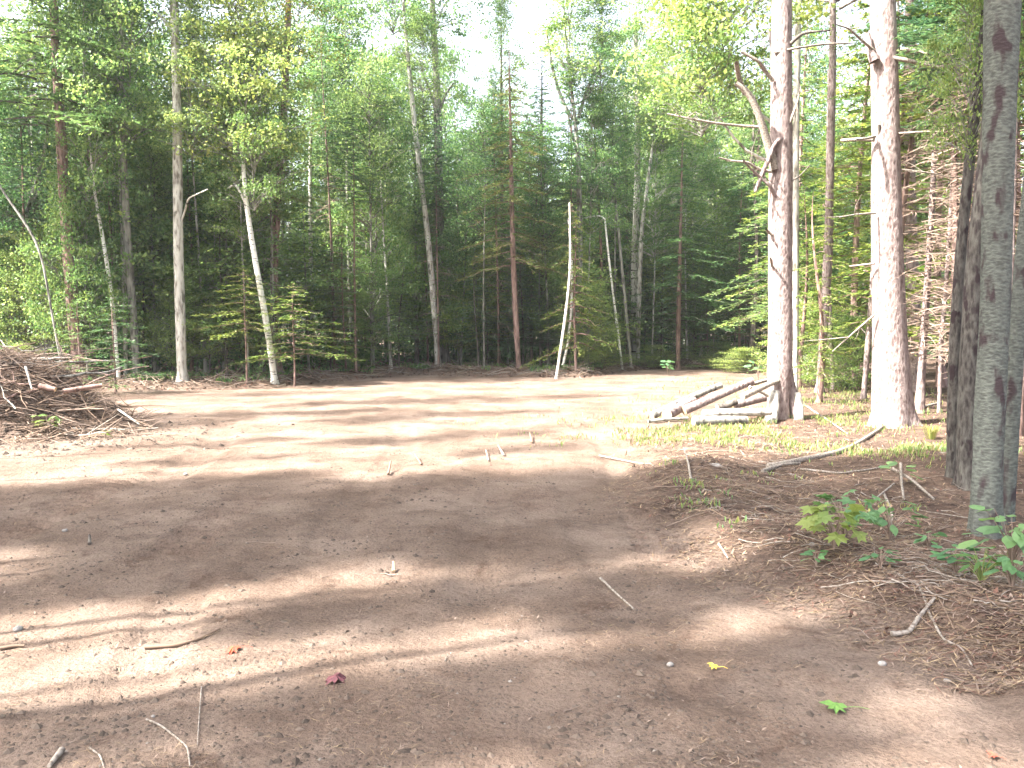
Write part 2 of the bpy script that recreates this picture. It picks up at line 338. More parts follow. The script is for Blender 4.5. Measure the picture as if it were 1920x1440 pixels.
# ------------------------------------------------------------------ crown makers (base of crown at z=0)
def crown_broad(seed, Hc, R, nclump, per, mat, bark, leaf=0.11, flat=0.5, gap=0.5, low=0.03, spread=0.42, mat2=None):
    r = np.random.default_rng(seed); mb = MB()
    for k in range(nclump):
        h = r.uniform(low, 1.0) * Hc; u = h / Hc
        prof = math.sin(math.pi * min(1, 0.18 + 0.82 * u) ** 0.85) ** 0.7
        az = r.uniform(0, 2 * math.pi); d = R * prof * r.uniform(0.25, 1.0)
        c = np.array([math.cos(az) * d, math.sin(az) * d, h])
        z0 = max(-0.1 + 0.16 * h, h - d * r.uniform(0.4, 1.1))
        mid = np.array([math.cos(az) * d * .45, math.sin(az) * d * .45, (z0 + h) / 2 + .1 * d])
        P, Rr = smooth_path([[0, 0, z0], mid, c], [0.020, 0.011, 0.004], 5); tube(mb, P, Rr, 4, mi=1)
        for tw in range(2):
            e = c + r.normal(0, spread, 3) * [1, 1, .6]; P, Rr = smooth_path([mid, (mid + e) / 2 + r.normal(0, .1, 3), e], [0.012, .008, .003], 4); tube(mb, P, Rr, 3, mi=1)
        ns = 1 + r.poisson(2)
        for s_ in range(ns):
            cc = c + r.normal(0, spread, 3) * [1, 1, flat]
            n = int(per / ns * r.uniform(0.5, 1.5)) + 3
            sg = spread * r.uniform(0.45, 0.95)
            C = cc + r.normal(0, 1, (n, 3)) * np.array([sg, sg, sg * flat])
            leaves(mb, C, leaf * r.uniform(.8, 1.3), leaf * 0.72, 0.85, mi=0 if r.random() < .6 else 2, r=r)
    return mb.mesh('broadleaf_crown', [mat, bark, mat2 or mat])
def crown_conifer(seed, Hc, R, nb, mat, bark, droop=0.12, dens=1.2, ln=0.18, wd=0.055, irregular=0.25, top_up=0.5, rag=0.0):
    r = np.random.default_rng(seed); mb = MB()
    for k in range(nb):
        u = (k + r.uniform(0, 1)) / nb; h = u * Hc
        Lb = R * (1 - u) ** 0.75 * r.uniform(1 - irregular, 1 + irregular) + 0.15
        if rag and r.random() < rag: Lb *= 0.45
        az = k * 2.399 + r.normal(0, .4); ca, sa = math.cos(az), math.sin(az)
        s = np.linspace(0, 1, 7); up = top_up * (u - 0.35)
        zz = h + Lb * (up * s - droop * s * s * 1.6 + 0.10 * s ** 4) 
        P = np.stack([ca * Lb * s, sa * Lb * s, zz], 1); P[1:-1] += r.normal(0, .02, (5, 3))
        tube(mb, P, 0.018 * (1 - .8 * s) * (0.6 + Lb * .4), 3, mi=1)
        # side shoots
        ns = max(4, int(Lb * 11 * dens)); ts = r.uniform(0.12, 1, ns); sd = r.choice([-1, 1], ns)
        base = np.stack([np.interp(ts, s, P[:, q]) for q in range(3)], 1)
        ang = r.uniform(0.6, 1.1, ns) * sd; sl = (0.10 + 0.42 * Lb * (1 - ts * 0.85)) * r.uniform(.5, 1.1, ns)
        dr = np.stack([ca * np.cos(ang) - sa * np.sin(ang), sa * np.cos(ang) + ca * np.sin(ang), r.normal(-0.12, .12, ns)], 1)
        m = np.maximum(2, (sl / ln * 2.6).astype(int)); rep = np.repeat(np.arange(ns), m)
        f = np.concatenate([np.linspace(0.1, 1, q) for q in m])
        C = base[rep] + dr[rep] * (sl[rep] * f)[:, None] + r.normal(0, .02, (len(rep), 3))
        C[:, 2] -= 0.10 * (sl[rep] * f) ** 2
        D = dr[rep] + np.cross(dr[rep], [0, 0, 1]) * (r.choice([-1, 1], len(rep)) * r.uniform(.2, .9, len(rep)))[:, None]
        leaves(mb, C, ln, wd, 0.25, r=r, dirs=D)
        # needles along the branch axis
        nt_ = int(Lb * 14); tt = r.uniform(0.1, 1, nt_); C = np.stack([np.interp(tt, s, P[:, q]) for q in range(3)], 1) + r.normal(0, .03, (nt_, 3))
        leaves(mb, C, ln, wd, 0.4, r=r)
    return mb.mesh('conifer_crown', [mat, bark])
def crown_pine(seed, Hc, R, nb, mat, bark):
    """white pine: tiers of bare limbs that end in tufts of long needles"""
    r = np.random.default_rng(seed); mb = MB()
    for k in range(nb):
        u = (k + r.random()) / nb; h = u * Hc; Lb = R * (0.45 + .55 * math.sin(math.pi * min(1, u * .8 + .25))) * r.uniform(.55, 1.1)
        az = k * 2.399 + r.normal(0, .5); d = np.array([math.cos(az), math.sin(az), 0])
        P, Rr = smooth_path([[0, 0, h], d * Lb * .5 + [0, 0, h + .12 * Lb], d * Lb + [0, 0, h + .32 * Lb]], [.04, .025, .008], 7); tube(mb, P, Rr, 4, mi=1)
        for q in range(int(7 + 5 * Lb)):
            t_ = r.uniform(.35, 1); b = P[min(6, int(t_ * 6))]; e = b + r.normal(0, .32, 3) * [1, 1, .45]
            P2, R2 = smooth_path([b, e], [.01, .004], 3); tube(mb, P2, R2, 3, mi=1)
            n = 26; dd = r.normal(0, 1, (n, 3)) + [0, 0, .6]; dd /= np.linalg.norm(dd, axis=1, keepdims=True)
            leaves(mb, e + dd * .09, .2, .022, .5, r=r, dirs=dd)
    return mb.mesh('pine_crown', [mat, bark])
def dead_branches(seed, H, R, nb, mat, lo=0.1, sub=5, rad=0.012):
    r = np.random.default_rng(seed); mb = MB()
    for k in range(nb):
        h = H * (lo + (1 - lo) * (k + r.random()) / nb); Lb = R * r.uniform(.35, 1.1); az = r.uniform(0, 2 * math.pi); d = np.array([math.cos(az), math.sin(az), 0])
        P, Rr = smooth_path([[0, 0, h], d * Lb * .5 + [0, 0, h + r.normal(0, .05)], d * Lb + [0, 0, h - .22 * Lb + r.normal(0, .08)]], [rad, rad * .7, rad * .2], 5); tube(mb, P, Rr, 3)
        for q in range(sub):
            t_ = r.uniform(.25, .95); b = P[int(t_ * 4)]; s_ = d * np.cos(.9) + np.cross(d, [0, 0, 1]) * r.choice([-1, 1]) * .8 + [0, 0, r.normal(-.1, .25)]
            e = b + s_ * Lb * r.uniform(.15, .4); tube(mb, np.array([b, (b + e) / 2 + r.normal(0, .02, 3), e]), np.array([rad * .5, rad * .35, rad * .15]), 3)
    return mb.mesh('dead_branches', mat)
def trunk_unit(seed, mat, bend=2.0, segs=7, rings=16):
    r = np.random.default_rng(seed); mb = MB(); z = np.linspace(0, 1, rings); a1, a2, p1, p2 = r.normal(0, bend, 2).tolist() + r.uniform(0, 6, 2).tolist()
    w = np.sin(z * 5 + p1) - math.sin(p1); x = a1 * w * z ** .6; y = a2 * (np.sin(z * 4 + p2) - math.sin(p2)) * z ** .6
    R = 1.25 * np.exp(-z * 40) * .35 + (1 - z) ** .75 * .97 + .03
    a = np.arange(segs) / segs * 2 * math.pi
    V = np.stack([x[:, None] + R[:, None] * np.cos(a), y[:, None] + R[:, None] * np.sin(a), z[:, None] + 0 * a[None]], -1)
    i = np.arange(rings - 1)[:, None] * segs; j = np.arange(segs)[None]; j2 = (j + 1) % segs
    mb.add(V.reshape(-1, 3), np.stack([i + j, i + j2, i + segs + j2, i + segs + j], -1).reshape(-1, 4))
    return mb.mesh('trunk_shape', mat, True)

CB = {}
CB['b1'] = crown_broad(1, 7, 2.0, 66, 130, M['leaf_green'], M['bark_grey'], mat2=M['leaf_mid'])
CB['b2'] = crown_broad(2, 7, 2.2, 62, 140, M['leaf_mid'], M['bark_grey'], leaf=.12, mat2=M['leaf_yellow'])
CB['b3'] = crown_broad(3, 7, 1.8, 70, 130, M['leaf_green'], M['bark_dark'], leaf=.10)
CB['airy1'] = crown_broad(4, 7, 2.0, 70, 120, M['leaf_mid'], M['bark_pale'], leaf=.11, spread=.34, mat2=M['leaf_green'])
CB['airy2'] = crown_broad(5, 7, 2.3, 70, 120, M['leaf_green'], M['bark_grey'], leaf=.10, spread=.34, mat2=M['leaf_mid'])
CB['yellow'] = crown_broad(6, 5, 1.9, 80, 120, M['leaf_yellow'], M['bark_grey'], leaf=.10, spread=.34, mat2=M['leaf_mid'])
CB['turn'] = crown_broad(16, 5, 1.9, 44, 90, M['leaf_turn'], M['bark_grey'], leaf=.10, spread=.38)
CB['s1'] = crown_conifer(7, 10, 1.8, 110, M['needle_dark'], M['bark_dark'])
CB['s2'] = crown_conifer(8, 10, 1.4, 85, M['needle_dark'], M['bark_dark'], irregular=.4, rag=.2)
CB['h1'] = crown_conifer(9, 10, 2.1, 95, M['needle_mid'], M['bark_dark'], droop=.2, top_up=.25, irregular=.35)
CB['h2'] = crown_conifer(10, 10, 1.9, 60, M['needle_light'], M['bark_red'], droop=.2, top_up=.2, irregular=.4)
CB['hb'] = crown_conifer(11, 7, 1.9, 70, M['needle_brown'], M['bark_red'], droop=.22, top_up=.1, irregular=.5, rag=.2)
CB['y1'] = crown_conifer(12, 3, 1.3, 34, M['needle_mid'], M['bark_dark'], droop=.1, top_up=.2, ln=.13, wd=.04)
CB['y2'] = crown_conifer(13, 3, 1.5, 40, M['needle_light'], M['bark_red'], droop=.15, top_up=.1, ln=.14, wd=.04, irregular=.4)
CB['p1'] = crown_pine(14, 8, 3.0, 34, M['needle_mid'], M['bark_pine'])
CB['p2'] = crown_pine(15, 8, 2.6, 30, M['needle_light'], M['bark_pine'])
CB['dense'] = crown_broad(21, 7, 2.0, 130, 170, M['leaf_green'], M['bark_grey'], leaf=.12)
HC = {'dense': 7, 'b1': 7, 'b2': 7, 'b3': 7, 'airy1': 7, 'airy2': 7, 'yellow': 5, 'turn': 5, 's1': 10, 's2': 10, 'h1': 10, 'h2': 10, 'hb': 7, 'y1': 3, 'y2': 3, 'p1': 8, 'p2': 8}
RC = {'dense': 2.1, 'b1': 2.2, 'b2': 2.4, 'b3': 2.0, 'airy1': 2.2, 'airy2': 2.5, 'yellow': 2, 'turn': 2, 's1': 1.7, 's2': 1.4, 'h1': 2, 'h2': 1.9, 'hb': 1.9, 'y1': 1.3, 'y2': 1.5, 'p1': 3.0, 'p2': 2.6}
DB = [dead_branches(20 + k, 6, 1.1, 46, M['dead_twig']) for k in range(3)]
TU = {(b, k): trunk_unit(30 + k, M[b], 1.6) for b in ('bark_dark', 'bark_grey', 'bark_pale', 'bark_red', 'bark_pine') for k in range(3)}

def put_crown(root, kind, x, y, z0, z1, R, parent_loc):
    sx = R / RC[kind]; sz = (z1 - z0) / HC[kind]
    return link('crown', CB[kind], root, (x - parent_loc[0], y - parent_loc[1], z0 - parent_loc[2]), (0, 0, rng.uniform(0, 6.28)), (sx, sx, sz))

# ------------------------------------------------------------------ hero trees, traced where they stand
HEROES = []   # (base px, phrase) used by the other labels
def hero(name, label, cat, bark, pts, Y=None, H=15.0, crowns=(), segs=10, rough=.05, flare=1.25, dead=None, wob=0.0, phrase=None, taper_top=.25, seed=0, forks=()):
    px, py, w = pts[0]
    if Y is None: bx, Y = gp(px, py)
    base = at_depth(px, py, Y); gz = ghf(base[0], Y)
    P = []; R = []
    for k, (qx, qy, qw) in enumerate(pts):
        p = at_depth(qx, qy, Y); P.append(p); R.append(qw * .5 * Y / F)
    P[0][2] = gz - 0.12; 
    if len(P) > 1:
        P.insert(1, P[0] + (P[1] - P[0]) * min(.3, 0.35 / max(.4, P[1][2] - P[0][2]))); R.insert(1, R[0] / flare * 1.02 if flare > 1 else R[0])
    R[0] *= 1.15
    if H and H > P[-1][2] + .5:
        d = P[-1] - P[-2]; d /= max(1e-6, np.linalg.norm(d)); n = 3
        for k in range(1, n + 1):
            f = k / n; z = (H - P[-1][2])
            top = P[len(pts)] if False else None
        last = P[-1].copy(); rl = R[-1]
        for k in range(1, 4):
            f = k / 3; q = last + np.array([d[0] / max(.3, d[2]) * .5 * (H - last[2]) * f * (1 - .4 * f), 0, (H - last[2]) * f]); P.append(q); R.append(rl * (1 - f * (1 - taper_top)))
    P = np.array(P); rr = np.random.default_rng(seed + 100)
    P[1:, 1] += wob * rr.normal(0, 1, len(P) - 1).cumsum() * .3
    n = max(24, int((P[-1][2]) * (3.2 if Y > 16 else 6))); Q, r_ = smooth_path(P, R, n)
    root = empty(name, (P[0][0], P[0][1], gz), label, cat)
    L0 = np.array([P[0][0], P[0][1], gz])
    mb = MB(); tube(mb, Q - L0, r_, segs, rough=rough, seed=seed, lobe=.38 if segs >= 12 else .25)
    for fk in forks:   # forks: list of pixel polylines that leave the trunk
        FP = np.array([at_depth(a_, b_, Y) for a_, b_, c_ in fk]) - L0; FR = np.array([c_ * .5 * Y / F for a_, b_, c_ in fk])
        FP[1:, 1] += rr.normal(0, .25, len(FP) - 1).cumsum()
        q2, r2 = smooth_path(FP, FR, 14); tube(mb, q2, r2, max(5, segs - 3))
    link('trunk', mb.mesh('trunk_shape', M[bark], True), root)
    for kind, ytop_or_z0, z1, Rc, dx in crowns:
        z0 = CAMZ + Y * (610 - ytop_or_z0) / F if ytop_or_z0 > 60 or ytop_or_z0 < 0 else ytop_or_z0
        tx = np.interp((z0 + z1) / 2, Q[:, 2], Q[:, 0]) + dx; ty = np.interp((z0 + z1) / 2, Q[:, 2], Q[:, 1])
        put_crown(root, kind, tx, ty, z0, z1, Rc, L0)
        if abs(dx) > .5:
            zb = z0 - abs(dx) * .35; bx = float(np.interp(zb, Q[:, 2], Q[:, 0])); mbb = MB(); q3, r3 = smooth_path([[bx, ty, zb], [(bx + tx) / 2, ty + .1, zb + abs(dx) * .15], [tx, ty, z0 + .25 * (z1 - z0)], [tx + dx * .1, ty, z0 + .7 * (z1 - z0)]], [.04, .03, .018, .006], 12); tube(mbb, q3 - L0, r3, 6)
            link('limb', mbb.mesh('limb_shape', M[bark], True), root)
    if dead:
        for z0, sc in dead:
            tx = np.interp(z0 + 3 * sc, Q[:, 2], Q[:, 0]); link('dead_branches', DB[seed % 3], root, (tx - L0[0], 0, z0 - L0[2]), (0, 0, rng.uniform(0, 6)), (sc * .8, sc * .8, sc))
    if phrase: HEROES.append((px, phrase, Y))
    return root, Q, r_, L0

# left part of the clearing edge
hero('leaning_sapling', 'thin bare pale sapling leaning left over the brush pile', 'tree', 'bark_grey', [(118, 560, 5), (75, 460, 5), (35, 400, 5), (0, 352, 4), (-30, 300, 4)], Y=21.0, H=8.5, crowns=[('b3', 6.5, 9.5, 1.2, -.2)], segs=6, seed=1)
hero('forked_sapling', 'pale crooked sapling at far left tipping right behind the brush pile', 'tree', 'bark_pale', [(18, 640, 8), (28, 520, 8), (48, 400, 8), (82, 300, 7)], Y=24, H=11, crowns=[('b1', 7.5, 12, 1.7, 0)], segs=6, seed=2, forks=[[(48, 400, 6), (66, 350, 5), (78, 310, 4)]])
hero('pine_tree', 'tall red brown pine trunk behind the brush pile, left of two grey stems', 'tree', 'bark_red', [(152, 712, 26), (138, 600, 22), (124, 430, 20), (116, 280, 19), (106, 120, 16), (100, 0, 14)], Y=22.5, H=17, crowns=[('h1', 250, 18, 2.4, -.5), ('b2', 10, 15, 2.2, .3)], segs=12, rough=.08, phrase='the red brown pine', seed=3)
hero('birch_sapling', 'thin pale birch sapling slanting left beside the grey double trunk', 'tree', 'bark_birch', [(222, 700, 9), (214, 600, 8), (205, 520, 8), (190, 430, 7), (178, 370, 5)], Y=22.6, H=9, crowns=[('b1', 380, 10.5, 1.5, 0)], segs=6, seed=4)
hero('poplar_tree', 'dark grey poplar with a paler fork reaching up left, near the red brown pine', 'tree', 'bark_grey', [(256, 716, 16), (250, 600, 15), (238, 450, 15), (231, 300, 13), (228, 180, 10), (226, 0, 8)], Y=23.2, H=15, crowns=[('airy2', 270, 12.5, 2.3, .2), ('b3', 9.5, 14.5, 1.8, -.4)], segs=9, phrase='the forked grey poplar', seed=5, forks=[[(234, 420, 11), (224, 300, 9), (210, 215, 7), (190, 150, 5), (165, 90, 3)]])
hero('poplar_tree', 'second slim grey stem close beside the forked grey poplar', 'tree', 'bark_pale', [(236, 700, 9), (233, 560, 9), (229, 420, 8), (226, 330, 7)], Y=23.6, H=9.5, crowns=[('b1', 6.5, 11, 1.4, 0)], segs=7, seed=6)
hero('aspen_tree', 'tall straight aspen with lit white left side and dark foot', 'tree', 'bark_pale', [(342, 722, 22), (338, 600, 19), (334, 450, 18), (333, 300, 17), (331, 150, 16), (326, 0, 16)], H=16.5, crowns=[('airy1', 11.3, 18, 2.2, .3), ('airy2', 300, 10.5, 1.6, .4)], segs=12, phrase='the tall white-sided aspen', seed=7, forks=[[(331, 70, 8), (316, 48, 6), (296, 25, 5), (270, 5, 4)], [(334, 430, 4), (350, 395, 4), (368, 378, 3), (415, 366, 2)], [(331, 240, 4), (310, 215, 3), (290, 190, 2)]])
hero('white_birch', 'slender bright white birch leaning left at the clearing edge', 'tree', 'bark_birch', [(516, 722, 15), (508, 660, 12), (497, 590, 12), (484, 520, 11), (472, 450, 10), (461, 380, 9), (455, 300, 8), (451, 180, 6), (450, 90, 4)], H=9.6, crowns=[('yellow', 310, 10.4, 2.0, .05), ('yellow', 395, 8.6, 1.3, .3)], segs=10, phrase='the leaning white birch', seed=8, forks=[[(462, 385, 4), (445, 345, 4), (428, 350, 3), (405, 348, 3)]])
hero('pine_tree', 'dark brown pine directly behind the leaning white birch, forked high up', 'tree', 'bark_red', [(524, 716, 17), (516, 620, 16), (513, 500, 15), (520, 380, 14), (527, 280, 13), (536, 150, 12), (541, 0, 11)], Y=25, H=16.5, crowns=[('airy2', 11, 18, 2.2, .2), ('turn', 9.0, 11.8, 1.4, .3), ('hb', 380, 8.5, .9, .2)], segs=9, phrase='the dark forked pine', seed=9, forks=[[(532, 145, 7), (515, 100, 6), (502, 40, 5), (492, -20, 4)]])
hero('pale_sapling', 'thin pale sapling showing high up just right of the dark forked pine', 'tree', 'bark_pale', [(588, 690, 8), (583, 500, 8), (581, 300, 7), (586, 200, 6), (594, 100, 4)], Y=30, H=12.5, crowns=[('airy1', 8, 13.5, 1.6, .2)], segs=6, seed=10)
hero('pale_sapling', 'thin straight grey sapling in shade left of the double aspen', 'tree', 'bark_grey', [(662, 690, 9), (656, 560, 8), (652, 380, 7), (650, 250, 5)], Y=29.5, H=12, crowns=[('b1', 8, 13, 1.7, 0)], segs=6, phrase='the thin grey sapling', seed=11)
hero('aspen_tree', 'thick dark-footed aspen, right trunk of the close pair in mid view', 'tree', 'bark_grey', [(834, 692, 27), (826, 600, 22), (824, 500, 19), (823, 380, 17), (822, 250, 15), (816, 100, 12), (810, 0, 10)], H=17, crowns=[('airy1', 12.2, 18, 2.3, .2), ('airy2', 9.0, 12.8, 1.7, -.45)], segs=12, phrase='the thick mid aspen', seed=12, forks=[[(822, 230, 5), (806, 170, 4), (790, 130, 3)], [(823, 210, 5), (838, 175, 4), (852, 160, 3)]])
hero('aspen_tree', 'slimmer aspen slanting up left, left trunk of the close pair in mid view', 'tree', 'bark_pale', [(822, 696, 13), (816, 600, 12), (806, 480, 11), (796, 390, 10), (785, 300, 10), (774, 200, 9), (764, 100, 7), (756, 0, 6)], Y=29.5, H=16.5, crowns=[('airy2', 11.4, 17.5, 2.1, -.3), ('airy1', 180, 12, 1.2, .5)], segs=8, seed=13)
hero('birch_sapling', 'short white birch stem leaning left low beside the thick mid aspen', 'tree', 'bark_birch', [(866, 668, 6), (858, 620, 6), (848, 580, 5), (838, 540, 4), (824, 480, 3)], Y=31, H=4.5, crowns=[('b1', 3.6, 6, 1.1, 0)], segs=6, seed=14)
hero('young_spruce', 'thin spruce with sunlit red stem and fading yellowish needles', 'tree', 'bark_red', [(973, 702, 12), (967, 600, 11), (962, 480, 10), (959, 350, 8), (957, 230, 5), (955, 150, 3)], H=10.6, crowns=[('hb', 500, 9.8, 1.75, 0)], segs=8, phrase='the red stemmed spruce', dead=[(1.6, .35)], seed=15)
hero('spruce_tree', 'tall thin dark spruce top standing against the sky behind the red stemmed spruce', 'tree', 'bark_dark', [(942, 690, 8), (941, 500, 8), (940, 300, 7), (940, 180, 5)], Y=33, H=12.8, crowns=[('airy2', 9.5, 13.8, 1.3, 0)], segs=6, seed=16)
hero('spruce_tree', 'narrow ragged spruce against the sky between the red stemmed spruce and forked grey maple', 'tree', 'bark_dark', [(1016, 690, 9), (1015, 500, 8), (1015, 300, 6), (1016, 160, 3)], Y=32, H=11.6, crowns=[('s2', 420, 11.8, .9, 0)], segs=6, seed=17)
hero('birch_sapling', 'white birch stem bowing right, first of the three close stems', 'tree', 'bark_birch', [(1042, 712, 6), (1052, 650, 5), (1062, 580, 5), (1069, 510, 4), (1069, 430, 3), (1068, 380, 3)], H=5.6, segs=8, phrase='the bowed white birch', seed=18)
hero('birch_sapling', 'white birch stem curving beside the first, its tip behind the broken branch', 'tree', 'bark_birch', [(1052, 704, 6), (1064, 650, 5), (1071, 590, 5), (1073, 520, 4), (1070, 460, 5), (1066, 410, 4)], Y=28, H=5.4, segs=7, seed=19)
hero('maple_tree', 'grey maple that forks wide against the sky, behind the bowed white birch', 'tree', 'bark_grey', [(1074, 694, 12), (1082, 590, 11), (1088, 480, 10), (1086, 350, 10), (1082, 260, 8), (1076, 200, 6), (1066, 120, 5), (1058, 40, 3)], Y=30, H=13.5, crowns=[('airy1', 170, 15, 2.2, .2), ('airy2', 9.6, 13, 1.8, 1.2)], segs=9, phrase='the wide forked maple', seed=20, forks=[[(1084, 230, 8), (1070, 215, 7), (1050, 170, 6), (1035, 120, 5), (1025, 60, 3)], [(1085, 220, 7), (1096, 180, 6), (1112, 140, 5), (1124, 108, 4), (1134, 60, 3)], [(1085, 300, 4), (1072, 240, 4), (1062, 200, 3)]])
hero('broken_sapling', 'thin snapped sapling with its top bent over level to the left', 'tree', 'bark_birch', [(1168, 682, 5), (1158, 620, 5), (1148, 540, 4), (1140, 470, 4), (1134, 410, 3)], Y=30, H=0, segs=7, phrase='the snapped sapling', seed=21, forks=[[(1135, 412, 3), (1128, 402, 3), (1100, 406, 3), (1066, 413, 3), (1040, 425, 2)]])
hero('pale_sapling', 'slim grey stem rising between the snapped sapling and the straight pale aspen', 'tree', 'bark_grey', [(1184, 680, 8), (1174, 590, 7), (1166, 500, 6), (1156, 400, 5), (1150, 330, 4)], Y=31, H=8.5, crowns=[('b1', 6, 9.8, 1.4, 0)], segs=6, seed=22)
hero('aspen_tree', 'straight pale aspen with brown foot, right of the snapped sapling', 'tree', 'bark_pale', [(1190, 686, 15), (1190, 600, 14), (1190, 480, 13), (1195, 340, 12), (1196, 200, 10), (1192, 80, 8), (1190, 0, 6)], H=16.5, crowns=[('airy1', 200, 17.5, 2.0, .1)], segs=9, phrase='the straight pale aspen', seed=23, forks=[[(1196, 210, 4), (1214, 170, 3), (1236, 150, 2)]])
hero('poplar_tree', 'thinner crooked poplar leaning right behind the straight pale aspen', 'tree', 'bark_pale', [(1196, 680, 9), (1198, 560, 9), (1203, 430, 8), (1216, 330, 6), (1226, 260, 5)], Y=33, H=11, crowns=[('b2', 8.2, 12, 1.5, .3)], segs=7, seed=24)
hero('young_hemlock', 'drooping hemlock with bare pale lower stem, left of the first big pine', 'tree', 'bark_red', [(1271, 692, 10), (1272, 600, 9), (1275, 480, 7), (1278, 350, 4)], H=8.2, crowns=[('h1', 610, 8.4, 1.9, 0), ], segs=7, phrase='the drooping hemlock', dead=[(.5, .4)], seed=25)
# the right-hand woods
pine1 = hero('white_pine', 'big sunlit pine with a heavy dead limb and log heap at its foot', 'tree', 'bark_pine', [(1457, 792, 38), (1459, 740, 40), (1464, 695, 47), (1463, 560, 45), (1463, 400, 44), (1465, 200, 40), (1466, 0, 36), (1467, -150, 32)], H=19, crowns=[('p1', 8.6, 20, 3.2, .2)], segs=22, rough=.07, flare=1.0, phrase='the pine by the logs', seed=26)
hero('grey_poplar', 'slim grey poplar rising just behind the right side of the pine by the logs', 'tree', 'bark_pale', [(1491, 760, 13), (1491, 600, 13), (1491, 400, 13), (1493, 200, 12), (1497, 0, 11)], Y=17.5, H=13, crowns=[('b2', 205, 11.5, 2.0, -1.5), ('yellow', 260, 8.6, 1.3, -1.9), ('b2', 8.6, 14, 1.8, .6)], segs=9, seed=27)
hero('red_pine', 'slender pinkish pine leaning right between the two big pines', 'tree', 'bark_pine', [(1536, 742, 16), (1543, 640, 16), (1550, 520, 16), (1555, 400, 15), (1558, 250, 14), (1562, 100, 13), (1561, 0, 12)], H=15, crowns=[('p2', 8.4, 16, 1.9, .2)], segs=12, rough=.06, phrase='the slender leaning pine', seed=28)
hero('red_pine', 'thin pine stem ending low against the slender leaning pine', 'tree', 'bark_pine', [(1563, 744, 10), (1560, 680, 10), (1556, 600, 10), (1552, 520, 9)], Y=20.2, H=7.5, crowns=[('h2', 4.2, 8.5, 1.4, .5)], segs=8, seed=29)
hero('pale_sapling', 'thin sunlit stem tilting right at the left foot of the biggest pine', 'tree', 'bark_pine', [(1618, 742, 11), (1626, 660, 11), (1634, 560, 10), (1640, 440, 9), (1642, 300, 7)], Y=17.5, H=9, crowns=[('h2', 5.2, 10, 1.3, .4)], segs=7, seed=30)
pine2 = hero('white_pine', 'biggest pine, thick bright scaly trunk broken only by small dead limbs', 'tree', 'bark_pine', [(1674, 806, 88), (1672, 740, 72), (1668, 640, 62), (1666, 540, 58), (1662, 400, 54), (1660, 200, 48), (1655, 0, 44), (1652, -150, 40)], H=20, crowns=[('p1', 8.4, 21, 3.0, .3)], segs=26, rough=.05, flare=1.15, phrase='the biggest pine', seed=31)
hero('red_pine', 'pale sunlit pine trunk close behind the right side of the biggest pine', 'tree', 'bark_pine', [(1716, 716, 24), (1716, 600, 23), (1708, 450, 22), (1706, 300, 20), (1704, 100, 16)], Y=19.5, H=14, crowns=[('p2', 9, 15, 1.8, .2)], dead=[(1.0, .9)], segs=10, rough=.06, seed=32)
hero('young_pine', 'thin pale stem amid dead twigs, between the biggest pine and the dark leaning tree', 'tree', 'bark_pine', [(1762, 740, 9), (1764, 640, 9), (1775, 520, 8), (1782, 400, 7)], Y=14.5, H=7, crowns=[('h2', 5, 8, 1.1, 0)], dead=[(.5, .8)], segs=7, seed=33)
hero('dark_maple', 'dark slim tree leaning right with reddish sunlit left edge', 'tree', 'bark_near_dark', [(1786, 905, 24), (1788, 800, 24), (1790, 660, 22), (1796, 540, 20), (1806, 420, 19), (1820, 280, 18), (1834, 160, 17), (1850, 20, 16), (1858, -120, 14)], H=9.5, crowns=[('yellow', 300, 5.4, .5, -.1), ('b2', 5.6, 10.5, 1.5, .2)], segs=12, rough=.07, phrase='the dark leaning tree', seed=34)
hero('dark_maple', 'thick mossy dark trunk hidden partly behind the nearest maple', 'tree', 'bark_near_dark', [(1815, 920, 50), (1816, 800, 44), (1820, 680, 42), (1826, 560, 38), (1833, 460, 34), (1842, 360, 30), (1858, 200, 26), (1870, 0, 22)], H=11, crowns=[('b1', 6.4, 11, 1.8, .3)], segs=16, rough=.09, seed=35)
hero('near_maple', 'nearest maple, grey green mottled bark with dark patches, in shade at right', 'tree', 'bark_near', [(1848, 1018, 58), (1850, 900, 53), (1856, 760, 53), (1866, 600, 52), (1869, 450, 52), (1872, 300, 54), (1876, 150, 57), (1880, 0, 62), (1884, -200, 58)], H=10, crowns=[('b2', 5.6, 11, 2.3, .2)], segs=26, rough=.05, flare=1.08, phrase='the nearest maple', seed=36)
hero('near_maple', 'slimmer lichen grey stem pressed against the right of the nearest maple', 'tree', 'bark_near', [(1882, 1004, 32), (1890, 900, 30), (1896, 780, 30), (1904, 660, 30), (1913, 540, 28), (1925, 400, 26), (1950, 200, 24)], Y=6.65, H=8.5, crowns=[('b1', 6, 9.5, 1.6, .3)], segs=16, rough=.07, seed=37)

# extra limbs of the two big pines, each a mesh of its own
def limb(root_info, name, pts, Y, bark='dead_wood', seed=0, toward=0.0, twigs=0):
    root, Q, r_, L0 = root_info; rr = np.random.default_rng(seed)
    P = np.array([at_depth(a_, b_, Y) for a_, b_, c_ in pts]) - L0; R = np.array([c_ * .5 * Y / F for a_, b_, c_ in pts])
    P[:, 1] += np.linspace(0, toward, len(P)) + np.concatenate([[0], rr.normal(0, .04, len(P) - 1)])
    q, r2 = smooth_path(P, R, 16); mb = MB(); tube(mb, q, r2, 7, rough=.12, seed=seed)
    for k in range(twigs):
        b = q[rr.integers(5, 16)]; e = b + rr.normal(0, .22, 3); m_ = (b + e) / 2 + rr.normal(0, .04, 3); tube(mb, np.array([b, m_, e]), np.array([.008, .006, .002]), 4)
    link(name, mb.mesh('limb_shape', M[bark], True), root)
Yp1 = pine1[3][1]; Yp2 = pine2[3][1]
